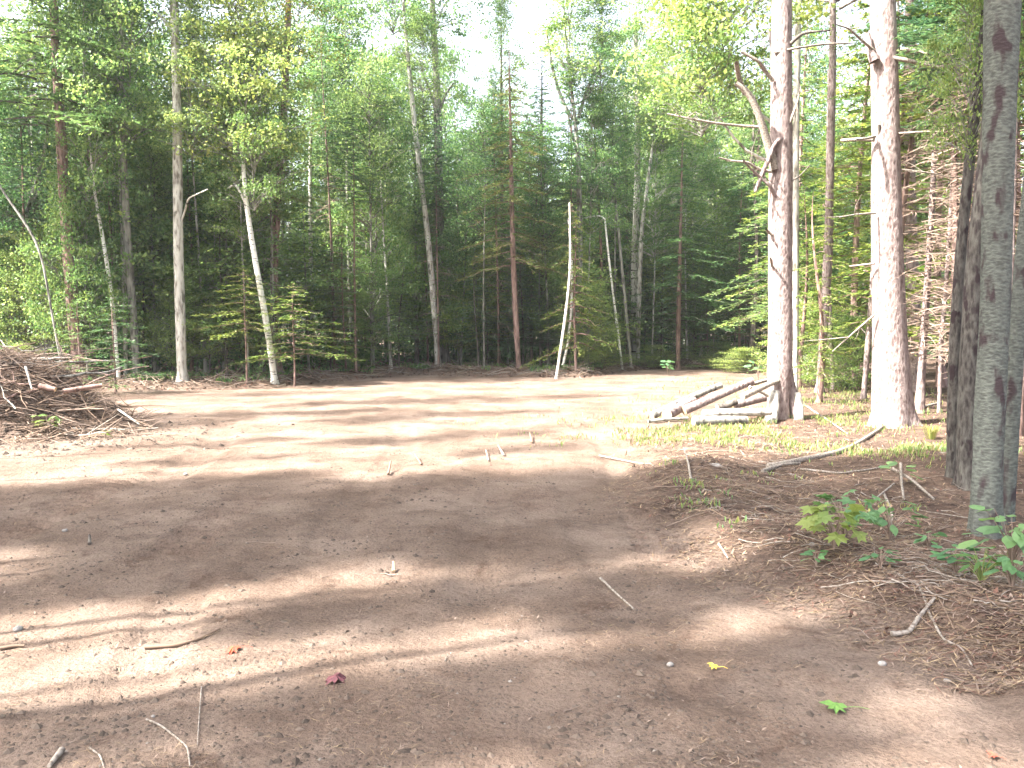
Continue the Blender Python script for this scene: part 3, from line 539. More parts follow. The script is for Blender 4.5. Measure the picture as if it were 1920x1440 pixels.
for k, (pts, tw, bk) in enumerate([
    ([(1452, 318, 17), (1440, 275, 16), (1425, 235, 14), (1408, 195, 13), (1392, 172, 12), (1374, 162, 9)], 0, 'dead_wood'),
    ([(1426, 238, 6), (1390, 234, 5), (1340, 232, 5), (1290, 225, 4), (1250, 215, 3)], 3, 'dead_wood'),
    ([(1396, 176, 9), (1380, 150, 9), (1366, 135, 8)], 0, 'dead_wood'),
    ([(1472, 255, 9), (1450, 270, 8), (1438, 300, 9), (1424, 332, 8), (1412, 362, 5)], 2, 'bark_pine'),
    ([(1446, 322, 6), (1420, 318, 6), (1398, 306, 5), (1370, 304, 4), (1342, 300, 3)], 3, 'dead_wood'),
    ([(1455, 372, 7), (1440, 350, 6), (1418, 332, 5), (1396, 316, 4), (1382, 308, 3)], 2, 'bark_pine'),
    ([(1475, 400, 6), (1458, 380, 5), (1446, 362, 4)], 0, 'bark_dark'),
    ([(1450, 152, 7), (1430, 130, 8), (1416, 122, 6), (1384, 104, 6)], 0, 'dead_wood'),
    ([(1480, 150, 8), (1456, 130, 7), (1452, 90, 6), (1450, 50, 5)], 0, 'bark_dark'),
    ([(1480, 232, 6), (1492, 200, 5), (1500, 165, 3)], 2, 'dead_wood'),
    ([(1452, 99, 5), (1490, 92, 5), (1540, 84, 4), (1600, 80, 3)], 3, 'dead_wood'),
    ([(1482, 82, 7), (1500, 66, 6), (1520, 60, 4), (1555, 58, 3)], 2, 'bark_dark'),
    ([(1478, 342, 4), (1500, 330, 3), (1518, 310, 2)], 1, 'bark_dark'),
    ([(1448, 500, 5), (1440, 492, 5), (1430, 488, 3)], 0, 'dead_wood'), ([(1448, 440, 6), (1440, 435, 6), (1432, 432, 4)], 0, 'dead_wood')]):
    limb(pine1, 'dead_branch', pts, Yp1 - .12, bk, 200 + k, rng.uniform(-.5, .3), tw)
for k, (pts, tw, bk) in enumerate([
    ([(1640, 96, 6), (1610, 78, 5), (1580, 62, 4), (1556, 58, 3)], 2, 'dead_wood'),
    ([(1674, 108, 8), (1700, 118, 8), (1740, 126, 7), (1790, 128, 5), (1835, 135, 4)], 4, 'dead_wood'),
    ([(1690, 92, 6), (1704, 104, 5), (1710, 122, 4)], 0, 'dead_wood'),
    ([(1640, 262, 8), (1615, 258, 7), (1590, 256, 6)], 0, 'dead_wood'), ([(1640, 256, 6), (1618, 264, 5), (1592, 270, 4)], 0, 'dead_wood'),
    ([(1648, 234, 6), (1650, 250, 5), (1654, 270, 3)], 0, 'bark_dark'),
    ([(1642, 400, 4), (1620, 402, 4), (1590, 406, 3), (1560, 412, 2)], 2, 'dead_wood'), ([(1640, 494, 4), (1622, 496, 4), (1600, 498, 3)], 0, 'dead_wood'),
    ([(1640, 115, 20), (1632, 92, 14), (1630, 60, 12)], 0, 'bark_pine'),
    ([(1685, 250, 4), (1715, 254, 4), (1750, 256, 3)], 2, 'dead_wood'), ([(1690, 318, 4), (1740, 322, 3), (1800, 330, 2)], 3, 'dead_wood'),
    ([(1640, 590, 4), (1620, 610, 4), (1596, 636, 3), (1576, 660, 2)], 3, 'dead_wood')]):
    limb(pine2, 'dead_branch', pts, Yp2 - .15, bk, 240 + k, rng.uniform(-.5, .3), tw)
# second foot of the pine by the logs
limb(pine1, 'root_buttress', [(1494, 795, 27), (1490, 760, 22), (1484, 720, 18), (1478, 680, 12)], Yp1 - .02, 'bark_pine', 270)

# ------------------------------------------------------------------ the rest of the woods: single trees, row by row
hp = sorted(HEROES)
ROWS = ['in front', 'second row', 'third row', 'rearmost']
used = {}
def fill_label(adj, px, row):
    lft = [h for h in hp if h[0] <= px]; rgt = [h for h in hp if h[0] > px]
    if lft and rgt:
        place = f'between {lft[-1][1]} and {rgt[0][1]}'
    elif rgt: place = f'left of {rgt[0][1]}'
    else: place = f'right of {lft[-1][1]}'
    return adj, row, place.replace('the ', '')
FILL = []
def tree(adj, name, x, y, H, crown, bark, r0, row, z0f=0.3, Rc=None, dead=False, cat='tree'):
    gz = ghf(x, y); root = empty(name, (x, y, gz), None, cat, None, rng.uniform(0, 6.28))
    rz = root.rotation_euler[2]
    k = int(rng.integers(0, 3)); t = link('trunk', TU[(bark, k)], root, (0, 0, -.1), None, (r0, r0, H))
    lean = rng.normal(0, .02, 2); root.rotation_euler = (lean[0], lean[1], rz)
    z0 = H * z0f; Rr = Rc or RC[crown] * H / 12
    link('crown', CB[crown], root, (0, 0, z0), (0, 0, rng.uniform(0, 6)), (Rr / RC[crown], Rr / RC[crown], (H * 1.03 - z0) / HC[crown]))
    if dead and z0 > 1: link('dead_branches', DB[int(rng.integers(0, 3))], root, (0, 0, .4), (0, 0, rng.uniform(0, 6)), (.9, .9, max(.3, z0 / 6)))
    FILL.append((root, adj, row, x, y)); return root
def skyline(px):
    return np.interp(px, [-200, 0, 250, 330, 500, 600, 680, 800, 900, 1000, 1060, 1150, 1240, 1300, 1440, 1520, 1600, 1920, 2200], [0, 20, 70, 140, 80, 60, 130, 135, 160, 275, 230, 150, 190, 90, 90, 0, -50, -50, -50])
def scatter_row(n, x0, x1, yoff, jit, kinds, row, hlo, hhi, useskyline=True, drop=0, thin=1.0):
    xs = np.linspace(x0, x1, n) + rng.normal(0, (x1 - x0) / n * .35, n)
    for x in xs:
        y = float(tree_y(x)) + yoff + rng.uniform(0, jit)
        px = to_px(x, y)[0]
        if px < -260 or px > 2150: continue
        adj, name, crown, bark, z0f, dead, rcf = kinds[int(rng.integers(0, len(kinds)))]
        Hs = CAMZ + y * (610 - (skyline(px) + drop * (1 if px > 330 else .45) + rng.normal(0, 55))) / F
        H = min(rng.uniform(hlo, hhi), Hs) if useskyline else rng.uniform(hlo, hhi)
        H = max(H, 2.2)
        tree(adj, name, float(x), y, H, crown, bark, (0.018 + H * .0052 * rng.uniform(.6, 1.35)) * thin, row, z0f * rng.uniform(.7, 1.15), RC[crown] * rcf * rng.uniform(.8, 1.2), dead)
K_young = [('small dark spruce', 'young_spruce', 'y1', 'bark_dark', .05, False, .8), ('small sunny maple', 'young_maple', 'yellow', 'bark_grey', .2, False, .6), ('small feathery hemlock', 'young_hemlock', 'h2', 'bark_red', .15, True, .9), ('bushy pale hemlock', 'young_hemlock', 'y2', 'bark_red', .12, False, .75), ('slender dark spruce', 'young_spruce', 's2', 'bark_dark', .22, True, .7),
           ('slim leafy sapling', 'young_maple', 'b3', 'bark_grey', .25, False, .6)]
K_mid = [('mid-height dark spruce', 'spruce_tree', 's1', 'bark_dark', .25, True, .85), ('mid-height sunny maple', 'maple_tree', 'yellow', 'bark_grey', .3, False, .9), ('ragged spruce', 'spruce_tree', 's2', 'bark_grey', .2, True, 1.1), ('soft green hemlock', 'hemlock_tree', 'h1', 'bark_dark', .12, True, 1.0),
         ('bright green maple', 'maple_tree', 'b2', 'bark_grey', .18, False, .95), ('deep green maple', 'maple_tree', 'b1', 'bark_pale', .2, False, .95)]
K_far = [('tall dark spruce', 'spruce_tree', 's1', 'bark_dark', .15, False, 1.2), ('tall leafy maple', 'maple_tree', 'b1', 'bark_grey', .2, False, 1.2), ('tall light green maple', 'maple_tree', 'b2', 'bark_pale', .15, False, 1.2),
         ('tall feathery hemlock', 'hemlock_tree', 'h1', 'bark_dark', .2, False, 1.1), ('pale trunked aspen', 'aspen_tree', 'b3', 'bark_pale', .45, False, 1.0)]
K_stem = [('thin pale bare-stemmed aspen', 'aspen_tree', 'airy1', 'bark_pale', .62, False, .7), ('thin grey bare-stemmed maple', 'maple_tree', 'b3', 'bark_grey', .6, False, .7), ('thin brown bare-stemmed spruce', 'spruce_tree', 's2', 'bark_red', .6, True, .7)]
scatter_row(36, -14, 9.5, 0.5, 2.2, K_young, 0, 2.2, 5.5)
scatter_row(34, -14, 10, 0.5, 3.0, K_stem, 0, 7, 14, drop=-20, thin=.75)
scatter_row(34, -16, 13, 2.2, 3.4, K_mid, 1, 4.5, 11.5, drop=190)
scatter_row(18, -16, 12, 3.5, 5.0, K_stem, 1, 8, 15, drop=-20, thin=.75)
scatter_row(42, -21, 17, 6, 4.5, K_mid + K_far + K_young[1:3], 2, 5, 13, drop=100)
scatter_row(56, -26, 22, 11, 6, K_far + K_mid[3:], 3, 9, 15.5)
# right-hand woods: sunlit hemlocks and dead-twigged stems behind the big pines
K_right = [('sunny yellow green hemlock', 'hemlock_tree', 'h2', 'bark_red', .12, True, 1.0), ('soft green hemlock', 'hemlock_tree', 'h1', 'bark_dark', .2, True, .9), ('bare twigged red spruce', 'spruce_tree', 's2', 'bark_red', .6, True, .9), ('pinkish pine', 'pine_tree', 'p2', 'bark_pine', .6, True, .6)]
for (x, y, H, k) in [(7.9, 17.5, 9, 0), (8.9, 20, 11, 0), (7.6, 24, 10, 1), (9.6, 24, 12, 0), (10.6, 21, 11, 2), (11.3, 26, 13, 1), (9.2, 28, 12, 0), (8.8, 31.5, 11, 1), (12.5, 23, 12, 0), (13.8, 27, 13, 1), (7.4, 14.2, 8, 2), (8.3, 15.7, 9, 2),
                     (8.7, 13.6, 8.5, 3), (9.5, 16.8, 10, 0), (10.6, 17.6, 10, 2), (6.9, 11.6, 7.5, 2), (8.0, 11.2, 8, 3), (9.2, 12.4, 9, 0), (6.3, 9.3, 7, 3), (7.4, 9.0, 8, 0), (12.2, 19, 12, 3), (14.5, 22, 12, 0), (6.0, 16.6, 4.2, 0), (7.0, 20.8, 5, 0), (8.1, 22.3, 6, 0), (15.5, 29, 14, 1), (17, 25, 13, 1), (7.9, 13.0, 7, 2)]:
    adj, name, crown, bark, z0f, dead, rcf = K_right[k]
    tree(adj, name, x, y, H, crown, bark, .03 + .007 * H, 1 if y < 18 else 2, z0f, RC[crown] * rcf * H / 11, dead)
for (x, y, H) in [(6.55, 12.6, 7.5), (7.0, 14.6, 8.5), (6.1, 10.6, 7), (7.8, 14.3, 8), (8.4, 12.8, 8)]:
    t_ = tree('dead-twigged spruce', 'spruce_tree', x, y, H, 's2', 'bark_pine', .03 + .005 * H, 1, .72, .9, True)
    for q_ in range(2): link('dead_branches', DB[q_], t_, (0, 0, .3 + .2 * q_), (0, 0, rng.uniform(0, 6)), (.85, .85, .72 * H / 6))
# labels: kind + row + landmark, an ordinal from the left where needed
from collections import defaultdict
bk = defaultdict(list)
for root, adj, row, x, y in FILL:
    px = to_px(x, y)[0]; bk[fill_label(adj, px, row)].append((px, root))
ORD = ['first', 'second', 'third', 'fourth', 'fifth', 'sixth', 'seventh', 'eighth', 'ninth', 'tenth']
for (adj, row, place), lst in bk.items():
    lst.sort(key=lambda q: q[0])
    for k, (px, root) in enumerate(lst):
        s = f'{adj} {ROWS[row]} {place}'
        if len(lst) > 1: s = f'{ORD[k]} {s}'
        root['label'] = s; root['group'] = 'woods around the clearing'

# named young conifers in front
def young(label, px, py, Y, H, crown, R, z0f=.1):
    x = (px - 960) / F * Y; gz = ghf(x, Y); root = empty('young_hemlock', (x, Y, gz), label, 'tree')
    link('trunk', TU[('bark_red', 1)], root, (0, 0, -.05), None, (.03, .03, H)); link('crown', CB[crown], root, (0, 0, H * z0f), (0, 0, rng.uniform(0, 6)), (R / RC[crown], R / RC[crown], H * (1 - z0f) / HC[crown]))
young('bright yellow green young hemlock right behind the foot of the leaning white birch', 552, 700, 22.4, 2.7, 'y2', 1.45, .28)
young('bright yellow green young hemlock just left of the leaning white birch', 462, 700, 22.7, 3.1, 'y2', 1.2, .45)
young('blue green young hemlock with level boughs right of the brush pile', 215, 700, 20.2, 2.3, 'y1', 1.0, .25)
young('low dark hemlock between the brush pile and the tall white-sided aspen', 150, 700, 19.8, 2.2, 'y1', .9, .1)

# distant mass of woods
mb = MB(); r = np.random.default_rng(55)
nl = 150000; th = r.uniform(-1.25, 1.25, nl); rad = r.uniform(47, 62, nl)
xx = np.sin(th) * rad; yy = np.cos(th) * rad + 3
pxs = 960 + F * xx / yy; hmax = CAMZ + yy * (610 - skyline(pxs)) / F
hmax = np.where(np.abs(pxs - 960) > 1400, 15, hmax)
zz = r.uniform(0, 1, nl) ** .9 * hmax * (.62 + .5 * fbm(xx * .35, yy * .1 + 9, 60, 3))
keep = fbm(xx * .5 + 30, zz * .5 + yy * .2, 61, 3) > .40
C = np.stack([xx, yy, zz], 1)[keep]
leaves(mb, C, .34, .24, .6, r=r)
nt2 = 190; th = r.uniform(-1.2, 1.2, nt2); rad = r.uniform(46, 58, nt2)
for k in range(nt2):
    x = math.sin(th[k]) * rad[k]; y = math.cos(th[k]) * rad[k] + 3; pxk = 960 + F * x / y; h = (CAMZ + y * (610 - skyline(pxk)) / F) * .8
    tube(mb, np.array([[x, y, -.2], [x + r.normal(0, .15), y, h * .5], [x + r.normal(0, .3), y, h]]), np.array([.14, .1, .03]), 5, mi=1)
dw = link('distant_woods', mb.mesh('distant_woods', [M['leaf_green'], M['bark_grey']])); props(dw, 'deep green mass of woods closing off the view behind the tree rows', 'woods', kind='stuff')

# ------------------------------------------------------------------ unseen trees outside the frame, shaped and placed for their shade on the clearing
KX = -TS.x / TS.z; KY = -TS.y / TS.z      # how far a shadow lands per metre of height
def shade_tree(x0, x1, ym, R, kind, zb, k):
    """tall tree left of the frame whose crown shades the ground from x0 to x1 around ym"""
    xt = x0 - zb * KX; zt = (x1 - xt) / KX; yt = ym - KY * (zb + zt) / 2
    while yt > -1 and xt > -0.64 * yt - R - 0.6: zb += .5; xt = x0 - zb * KX; zt = (x1 - xt) / KX; yt = ym - KY * (zb + zt) / 2
    root = empty('maple_tree', (xt, yt, ghf(xt, yt)), 'unseen leafy tree outside the picture, shaped and placed to shade the clearing', 'tree', 'trees outside the picture')
    link('trunk', TU[('bark_grey', k % 3)], root, (0, 0, -.1), None, (.022 + .02 * R, .022 + .02 * R, zt))
    link('crown', CB[kind], root, (0, 0, zb), (0, 0, k * 1.3), (R / RC[kind] * (1.15 if R > .5 else 1.0), R / RC[kind] * (1.15 if R > .5 else 1.0), (zt - zb) / HC[kind]))
STRIPS = [(-13, -4, 18.9, 1.05, 'b1'), (-5, 2.0, 18.5, .95, 'b2'), (-7.2, -2.6, 15.4, .9, 'b2'), (-3.5, .6, 15.2, .8, 'b1'), (-9.5, -5, 13.2, 1.2, 'b1'), (-2.6, .7, 12.4, .55, 'b1'), (-5.4, -3, 11.7, .35, 'b3'),
    (-.7, 1.0, 11.1, .4, 'b3'), (-12, -6.6, 11.6, .9, 'b1'), (-4.6, -2.4, 10.2, .2, 'b3')]
for yk, R_ in ((8.4, .7), (7.5, .85), (6.6, .8)): STRIPS += [(-6.4, -2.2, yk - .3, R_, 'dense'), (-3.0, 1.0, yk, R_, 'dense'), (-.6, 2.6, yk + .1, R_ * .9, 'dense')]
for x0, x1, yk, R_ in ((-3.6, -.2, 5.55, .3), (-3.4, -1.5, 5.0, .22), (-1.5, .9, 4.95, .42), (.2, 2.4, 5.1, .5), (-1.2, 1.0, 3.72, .36), (.2, 1.9, 3.66, .40), (-2.6, -.8, 3.25, .36), (-1.2, .5, 3.15, .30), (.1, 1.5, 3.05, .28), (-2.2, -.4, 2.72, .34), (-.8, .9, 2.6, .25), (1.2, 2.6, 4.35, .3)): STRIPS.append((x0, x1, yk, R_, 'dense'))
for yk in (9.3, 8.0, 6.8, 5.8, 4.9, 4.1): STRIPS.append((1.7 + .06 * yk, 5.2, yk, .62, 'dense')); STRIPS.append((4.6, 8.6, yk + .3, .75, 'dense'))
for k, (x0, x1, ym, R, kind) in enumerate(STRIPS): shade_tree(x0, x1, ym, R, kind, 5.5, k)

# ------------------------------------------------------------------ log heap by the first pine
def log(name, label, cat, P, R, bark='bark_pine', group=None, segs=12, seed=0, end='log_end', rough=.08, n=14):
    P = np.array(P, float); c = P.mean(0); q, r_ = smooth_path(P - c, R, n); mb = MB(); tube(mb, q, r_, segs, rough=rough, cap=True, seed=seed, capmi=1)
    o = link(name, mb.mesh(name + '_shape', [M[bark], M[end]], True), None, tuple(c)); return props(o, label, cat, group)
def pxlog(name, label, a, b, Ya, Yb, w0, w1, **kw):
    A = at_depth(*a, Ya); B = at_depth(*b, Yb); mid = (A + B) / 2 + np.array([rng.normal(0, .02), 0, rng.normal(0, .02)])
    return log(name, label, 'log', [A, mid, B], [w0 * .5 * Ya / F, (w0 + w1) * .25 * Ya / F, w1 * .5 * Yb / F], **kw)
pxlog('cut_log', 'thick bright log slanting up to the right, topmost of the heap', (1282, 770), (1410, 714), 13.6, 14.1, 18, 15, seed=1)
pxlog('cut_log', 'long pale log behind the topmost one, its left end on the ground', (1222, 780), (1352, 722), 14.1, 14.7, 15, 12, bark='bark_grey', seed=2)
pxlog('cut_log', 'short thick log at the left foot of the heap, end facing the camera', (1250, 778), (1300, 752), 13.3, 14.2, 21, 18, seed=3)
pxlog('cut_log', 'slender log propped against the big pine, pointing up right', (1392, 744), (1482, 704), 13.5, 14.0, 13, 10, bark='dead_wood', seed=4)
pxlog('cut_log', 'level log low in the heap touching the foot of the pine', (1318, 776), (1446, 772), 13.4, 13.5, 17, 14, bark='bark_pale', seed=5)
pxlog('cut_log', 'mid brown log lying under the topmost log near the pine', (1372, 760), (1450, 740), 13.9, 14.2, 18, 17, seed=6)
pxlog('cut_log', 'lowest front log half sunk in yellow green weeds', (1300, 790), (1400, 788), 12.9, 13.1, 20, 15, bark='bark_grey', seed=7)
pxlog('cut_log', 'thin pale pole lying on the heap between the two slanting logs', (1330, 742), (1440, 712), 14.3, 14.8, 9, 7, bark='dead_wood', seed=8)
pxlog('cut_log', 'thin pole bridging the gap from the middle log to the pine', (1405, 726), (1445, 745), 13.8, 13.9, 7, 6, bark='dead_wood', seed=9)

pxlog('split_log', 'short pale log standing upright against the left foot of the pine by the logs', (1444, 800), (1452, 735), 13.6, 13.9, 22, 20, bark='bark_pale', seed=14)
pxlog('split_log', 'short pale log standing upright just right of the pine by the logs', (1498, 790), (1494, 738), 13.8, 14.0, 18, 16, bark='bark_pale', seed=15)
pxlog('cut_log', 'crooked brown limb across the back of the heap', (1262, 762), (1372, 728), 14.6, 15.0, 9, 7, bark='bark_red', seed=10)
pxlog('cut_log', 'short dark chunk wedged under the slanting logs', (1345, 765), (1380, 752), 13.7, 13.8, 14, 13, bark='bark_dark', seed=11)
pxlog('cut_log', 'thin bleached limb sticking out right behind the pine foot', (1400, 752), (1448, 728), 14.2, 14.4, 8, 6, bark='dead_wood', seed=12)
pxlog('cut_log', 'small limb lying in front of the heap at its left end', (1215, 790), (1290, 784), 13.0, 13.1, 7, 5, bark='bark_grey', seed=13)
# ------------------------------------------------------------------ sticks on the ground
def gstick(name, label, cat, pts, w, mat='dead_wood', lift=0.6, raise_end=None, group=None, seed=0):
    r_ = np.random.default_rng(seed + 900); P = []
    for k, (a_, b_) in enumerate(pts):
        x, y = gp(a_, b_); x, y = gp(a_, b_, ghf(x, y)); P.append([x, y, ghf(x, y)])
    P = np.array(P); Yd = P[:, 1].mean(); rad = w * .5 * Yd / F; P[:, 2] += rad * lift + .004
    if raise_end: P[:, 2] += np.linspace(raise_end[0], raise_end[1], len(P))
    n = max(8, len(pts) * 4); q, rr = smooth_path(P, np.linspace(rad, rad * .6, len(P)), n)
    if not raise_end: q[:, 2] = np.maximum(q[:, 2], gh(q[:, 0], q[:, 1]) + rad * .3)
    c = q.mean(0); mb = MB(); tube(mb, q - c, rr, 7, rough=.15, cap=True, seed=seed)
    return props(link(name, mb.mesh(name + '_shape', M[mat], True), None, tuple(c)), label, cat, group)
gstick('fallen_branch', 'long curved fallen branch running from below the log heap up to the dark leaning tree', 'branch', [(1440, 876), (1520, 864), (1580, 850), (1620, 826), (1660, 800), (1700, 775), (1765, 758)], 9, 'dead_wood', seed=1)
gstick('fallen_branch', 'straight sunlit branch tip lying left below the long curved branch', 'branch', [(1430, 882), (1465, 874), (1500, 868)], 8, 'dead_wood', seed=2)
gstick('bent_twig', 'white bent twig lying in shade at the bottom edge, lower left', 'twig', [(275, 1352), (300, 1362), (330, 1385), (352, 1405), (356, 1440)], 5, seed=3)
gstick('root_piece', 'brown knobbly root piece lying left of the orange leaf', 'root', [(272, 1222), (330, 1216), (372, 1202), (412, 1182)], 8, 'brown_stick', seed=4)
gstick('pale_twig', 'straight pale twig slanting down right on bare dirt right of centre', 'twig', [(1126, 1086), (1150, 1112), (1188, 1146)], 6, seed=5)
gstick('cut_stick', 'pale cut stick end at the bottom left corner', 'stick', [(116, 1412), (92, 1442)], 14, seed=6)
gstick('curved_twig', 'thin curved twig between the cut stick and the bent white twig', 'twig', [(168, 1405), (188, 1420), (196, 1445)], 5, seed=7)
gstick('straw_stem', 'thin straw coloured upright stem above the bent white twig', 'stem', [(378, 1290), (374, 1340), (370, 1400)], 3, seed=8)
gstick('tilted_stick', 'short brown stick standing tilted in the dirt left of mid view', 'stick', [(728, 892), (733, 880)], 5, 'brown_stick', raise_end=(0, .09), seed=9)
gstick('tilted_stick', 'pale stubby stick leaning left beside the shaded rut near centre', 'stick', [(945, 856), (934, 844)], 5, raise_end=(0, .05), seed=10)
gstick('tilted_stick', 'thin twig standing left of the pale stubby stick', 'twig', [(916, 866), (911, 850)], 4, raise_end=(0, .05), seed=11)
gstick('tilted_stick', 'small dark twig right of the short brown standing stick', 'twig', [(790, 872), (778, 862)], 4, 'brown_stick', raise_end=(0, .06), seed=12)
gstick('tilted_stick', 'tiny twig poking up from the bright dirt left of the heap', 'twig', [(998, 832), (993, 820)], 4, 'brown_stick', raise_end=(0, .05), seed=13)
gstick('long_twig', 'dark thin twig lying on sunlit dirt below the log heap', 'twig', [(1124, 856), (1180, 868), (1225, 876)], 4, seed=14)
gstick('tilted_stick', 'pale forked twig standing in the needles below the log heap', 'twig', [(1296, 905), (1290, 880), (1282, 862)], 5, raise_end=(0, .1), seed=15)
gstick('crossed_stick', 'long white stick of the three crossed ones before the nearest maple', 'stick', [(1674, 902), (1710, 920), (1750, 944)], 7, raise_end=(.12, .02), seed=16)
gstick('crossed_stick', 'short upright white stick of the three crossed ones', 'stick', [(1688, 902), (1690, 922), (1694, 946)], 6, raise_end=(.16, .02), seed=17)
gstick('crossed_stick', 'dim left pointing stick of the three crossed ones', 'stick', [(1676, 916), (1650, 932), (1630, 946)], 4, raise_end=(.06, 0), seed=18)
gstick('pale_twig', 'short pale twig at the edge of the needle litter, mid right', 'twig', [(1348, 1014), (1366, 1034)], 6, seed=19)
gstick('gnarled_branch', 'thick grey gnarled branch stub lying on the bank at right', 'branch', [(1672, 1158), (1705, 1146), (1730, 1128), (1752, 1118)], 11, seed=20)
gstick('long_root', 'long thin root curving down the bank to the dirt at right', 'root', [(1715, 1098), (1745, 1130), (1772, 1160), (1800, 1205), (1822, 1250)], 6, seed=21)
gstick('long_root', 'thin brown root running beside the gnarled branch stub', 'root', [(1735, 1100), (1762, 1120), (1790, 1150)], 5, 'brown_stick', seed=22)
gstick('fallen_branch', 'grey bent branch among green seedlings left of the nearest maple', 'branch', [(1656, 930), (1668, 952), (1674, 970), (1668, 990)], 6, seed=23)
gstick('fallen_branch', 'slim bough lying from the seedlings toward the nearest maple', 'branch', [(1590, 1054), (1660, 1050), (1740, 1036), (1800, 1016)], 5, 'brown_stick', seed=24)
gstick('fallen_branch', 'level thin branch across the needles above the crossed sticks', 'branch', [(1500, 884), (1580, 886), (1660, 882)], 5, seed=25)
gstick('white_stub', 'small white peeled stub standing on bare dirt near centre', 'stub', [(738, 1076), (738, 1068)], 8, 'log_end', raise_end=(0, .04), seed=26)
gstick('dark_peg', 'small dark peg standing in the dirt at left', 'peg', [(168, 1022), (168, 1015)], 7, 'bark_dark', raise_end=(0, .03), seed=27)
gstick('dark_chip', 'dark flat bark chip at far left margin on sunlit dirt', 'bark chip', [(0, 1220), (28, 1216), (46, 1215)], 8, 'brown_stick', seed=28)
gstick('fallen_branch', 'thin branch reaching right from the biggest pine over sunlit weeds', 'branch', [(1480, 748), (1530, 775), (1570, 802), (1590, 818)], 4, seed=29)
# anonymous small twigs: nothing tells them apart
for k in range(70):
    right = k % 2 == 0
    if right: x = rng.uniform(1.4, 4.2); y = rng.uniform(4.2, 12); 
    else: y = rng.uniform(3.2, 20); x = rng.uniform(-.5, .35) * y
    if right and x < edge_x(y): x = float(edge_x(y)) + rng.uniform(.1, 1.5)
    L = rng.uniform(.08, .3) if not right else rng.uniform(.2, .7); az = rng.uniform(0, math.pi)
    t = np.linspace(-.5, .5, 6); P = np.stack([x + np.cos(az) * L * t, y + np.sin(az) * L * t, 0 * t], 1); P[:, :2] += rng.normal(0, L * .03, (6, 2)); P[:, 2] = gh(P[:, 0], P[:, 1]).max() * .5 + gh(P[:, 0], P[:, 1]) * .5 + .005
    c = P.mean(0); rad = rng.uniform(.002, .005) * (1.4 if right else 1); mb = MB(); tube(mb, P - c, np.linspace(rad, rad * .5, 6), 5)
    props(link('small_twig', mb.mesh('small_twig_shape', M['dead_twig' if k % 3 else 'dead_wood'], True), None, tuple(c)),
          'small dry twig lying in the reddish needle litter' if right else 'small dry twig lying on the bare tan dirt', 'twig', 'twigs in the needle litter' if right else 'twigs on the bare dirt')

# ------------------------------------------------------------------ brush pile
def ph(x, y): return ghf(x, y)
props_pile = 'branches heaped in the brush pile'
for k in range(95):
    a_ = rng.uniform(0, 6.28); rr_ = math.sqrt(rng.uniform(0, 1)); x = -7.9 + 2.2 * rr_ * math.cos(a_) * .95; y = 13.0 + 1.7 * rr_ * math.sin(a_) * .9
    if to_px(x, y)[0] < -160: continue
    L = rng.uniform(.5, 2.0) * (1.1 - .4 * rr_); az = rng.normal(0.1, .5) if rng.random() < .7 else rng.uniform(0, 3.14); el = rng.normal(0, .14)
    z = ph(x, y) + rng.uniform(.0, .2) * (1.1 - rr_)
    t = np.linspace(-.5, .5, 8); P = np.stack([np.cos(az) * L * t, np.sin(az) * L * t, L * t * el], 1) + np.cumsum(rng.normal(0, L * .022, (8, 3)), 0)
    rad = rng.choice([.010, .014, .02, .032], p=[.4, .3, .2, .1]); mb = MB(); tube(mb, P, np.linspace(rad, rad * .45, 8), 6, rough=.15, seed=k)
    for q in range(int(rng.integers(0, 4))):
        b = P[int(rng.integers(2, 7))]; e = b + rng.normal(0, .2, 3); tube(mb, np.array([b, (b + e) / 2 + rng.normal(0, .02, 3), e]), np.array([rad * .5, rad * .35, rad * .15]), 4)
    low = np.minimum.reduce([P[:, 2] + z - gh(P[:, 0] + x, P[:, 1] + y)]).min()
    if low < -.08: z += -.08 - low
    props(link('cut_branch', mb.mesh('cut_branch_shape', M[['dead_twig', 'bark_grey', 'brown_stick', 'bark_red', 'dead_wood', 'brown_stick'][k % 6]], True), None, (x, y, z)), 'dead branch tangled in the brush pile at left', 'branch', props_pile)
def pilelog(label, a, b, Ya, Yb, w0, w1, bark, seed):
    A = at_depth(*a, Ya); B = at_depth(*b, Yb); return log('cut_log', label, 'log', [A, (A + B) / 2, B], [w0 * .5 * Ya / F, (w0 + w1) * .25 * Ya / F, w1 * .5 * Yb / F], bark=bark, seed=seed)
pilelog('pale debarked log end jutting right from the brush pile', (118, 734), (192, 722), 12.2, 12.4, 10, 8, 'bark_red', 21)
pilelog('rotten brown log stub on the brush pile, left of the pale debarked log', (74, 724), (104, 730), 12.2, 12.2, 12, 9, 'bark_red', 22)
pilelog('long grey pole along the top of the brush pile', (-10, 690), (118, 684), 13.2, 13.4, 7, 5, 'dead_wood', 23)
pilelog('pinkish pole just under the top of the brush pile', (20, 678), (75, 672), 13.6, 13.8, 6, 5, 'bark_pine', 24)
pilelog('weathered grey branch crossing the middle of the brush pile', (48, 688), (60, 730), 12.3, 12.0, 5, 3, 'bark_grey', 25)
pilelog('pale crooked branch low on the right slope of the brush pile', (222, 768), (262, 796), 11.9, 11.4, 4, 3, 'bark_grey', 26)
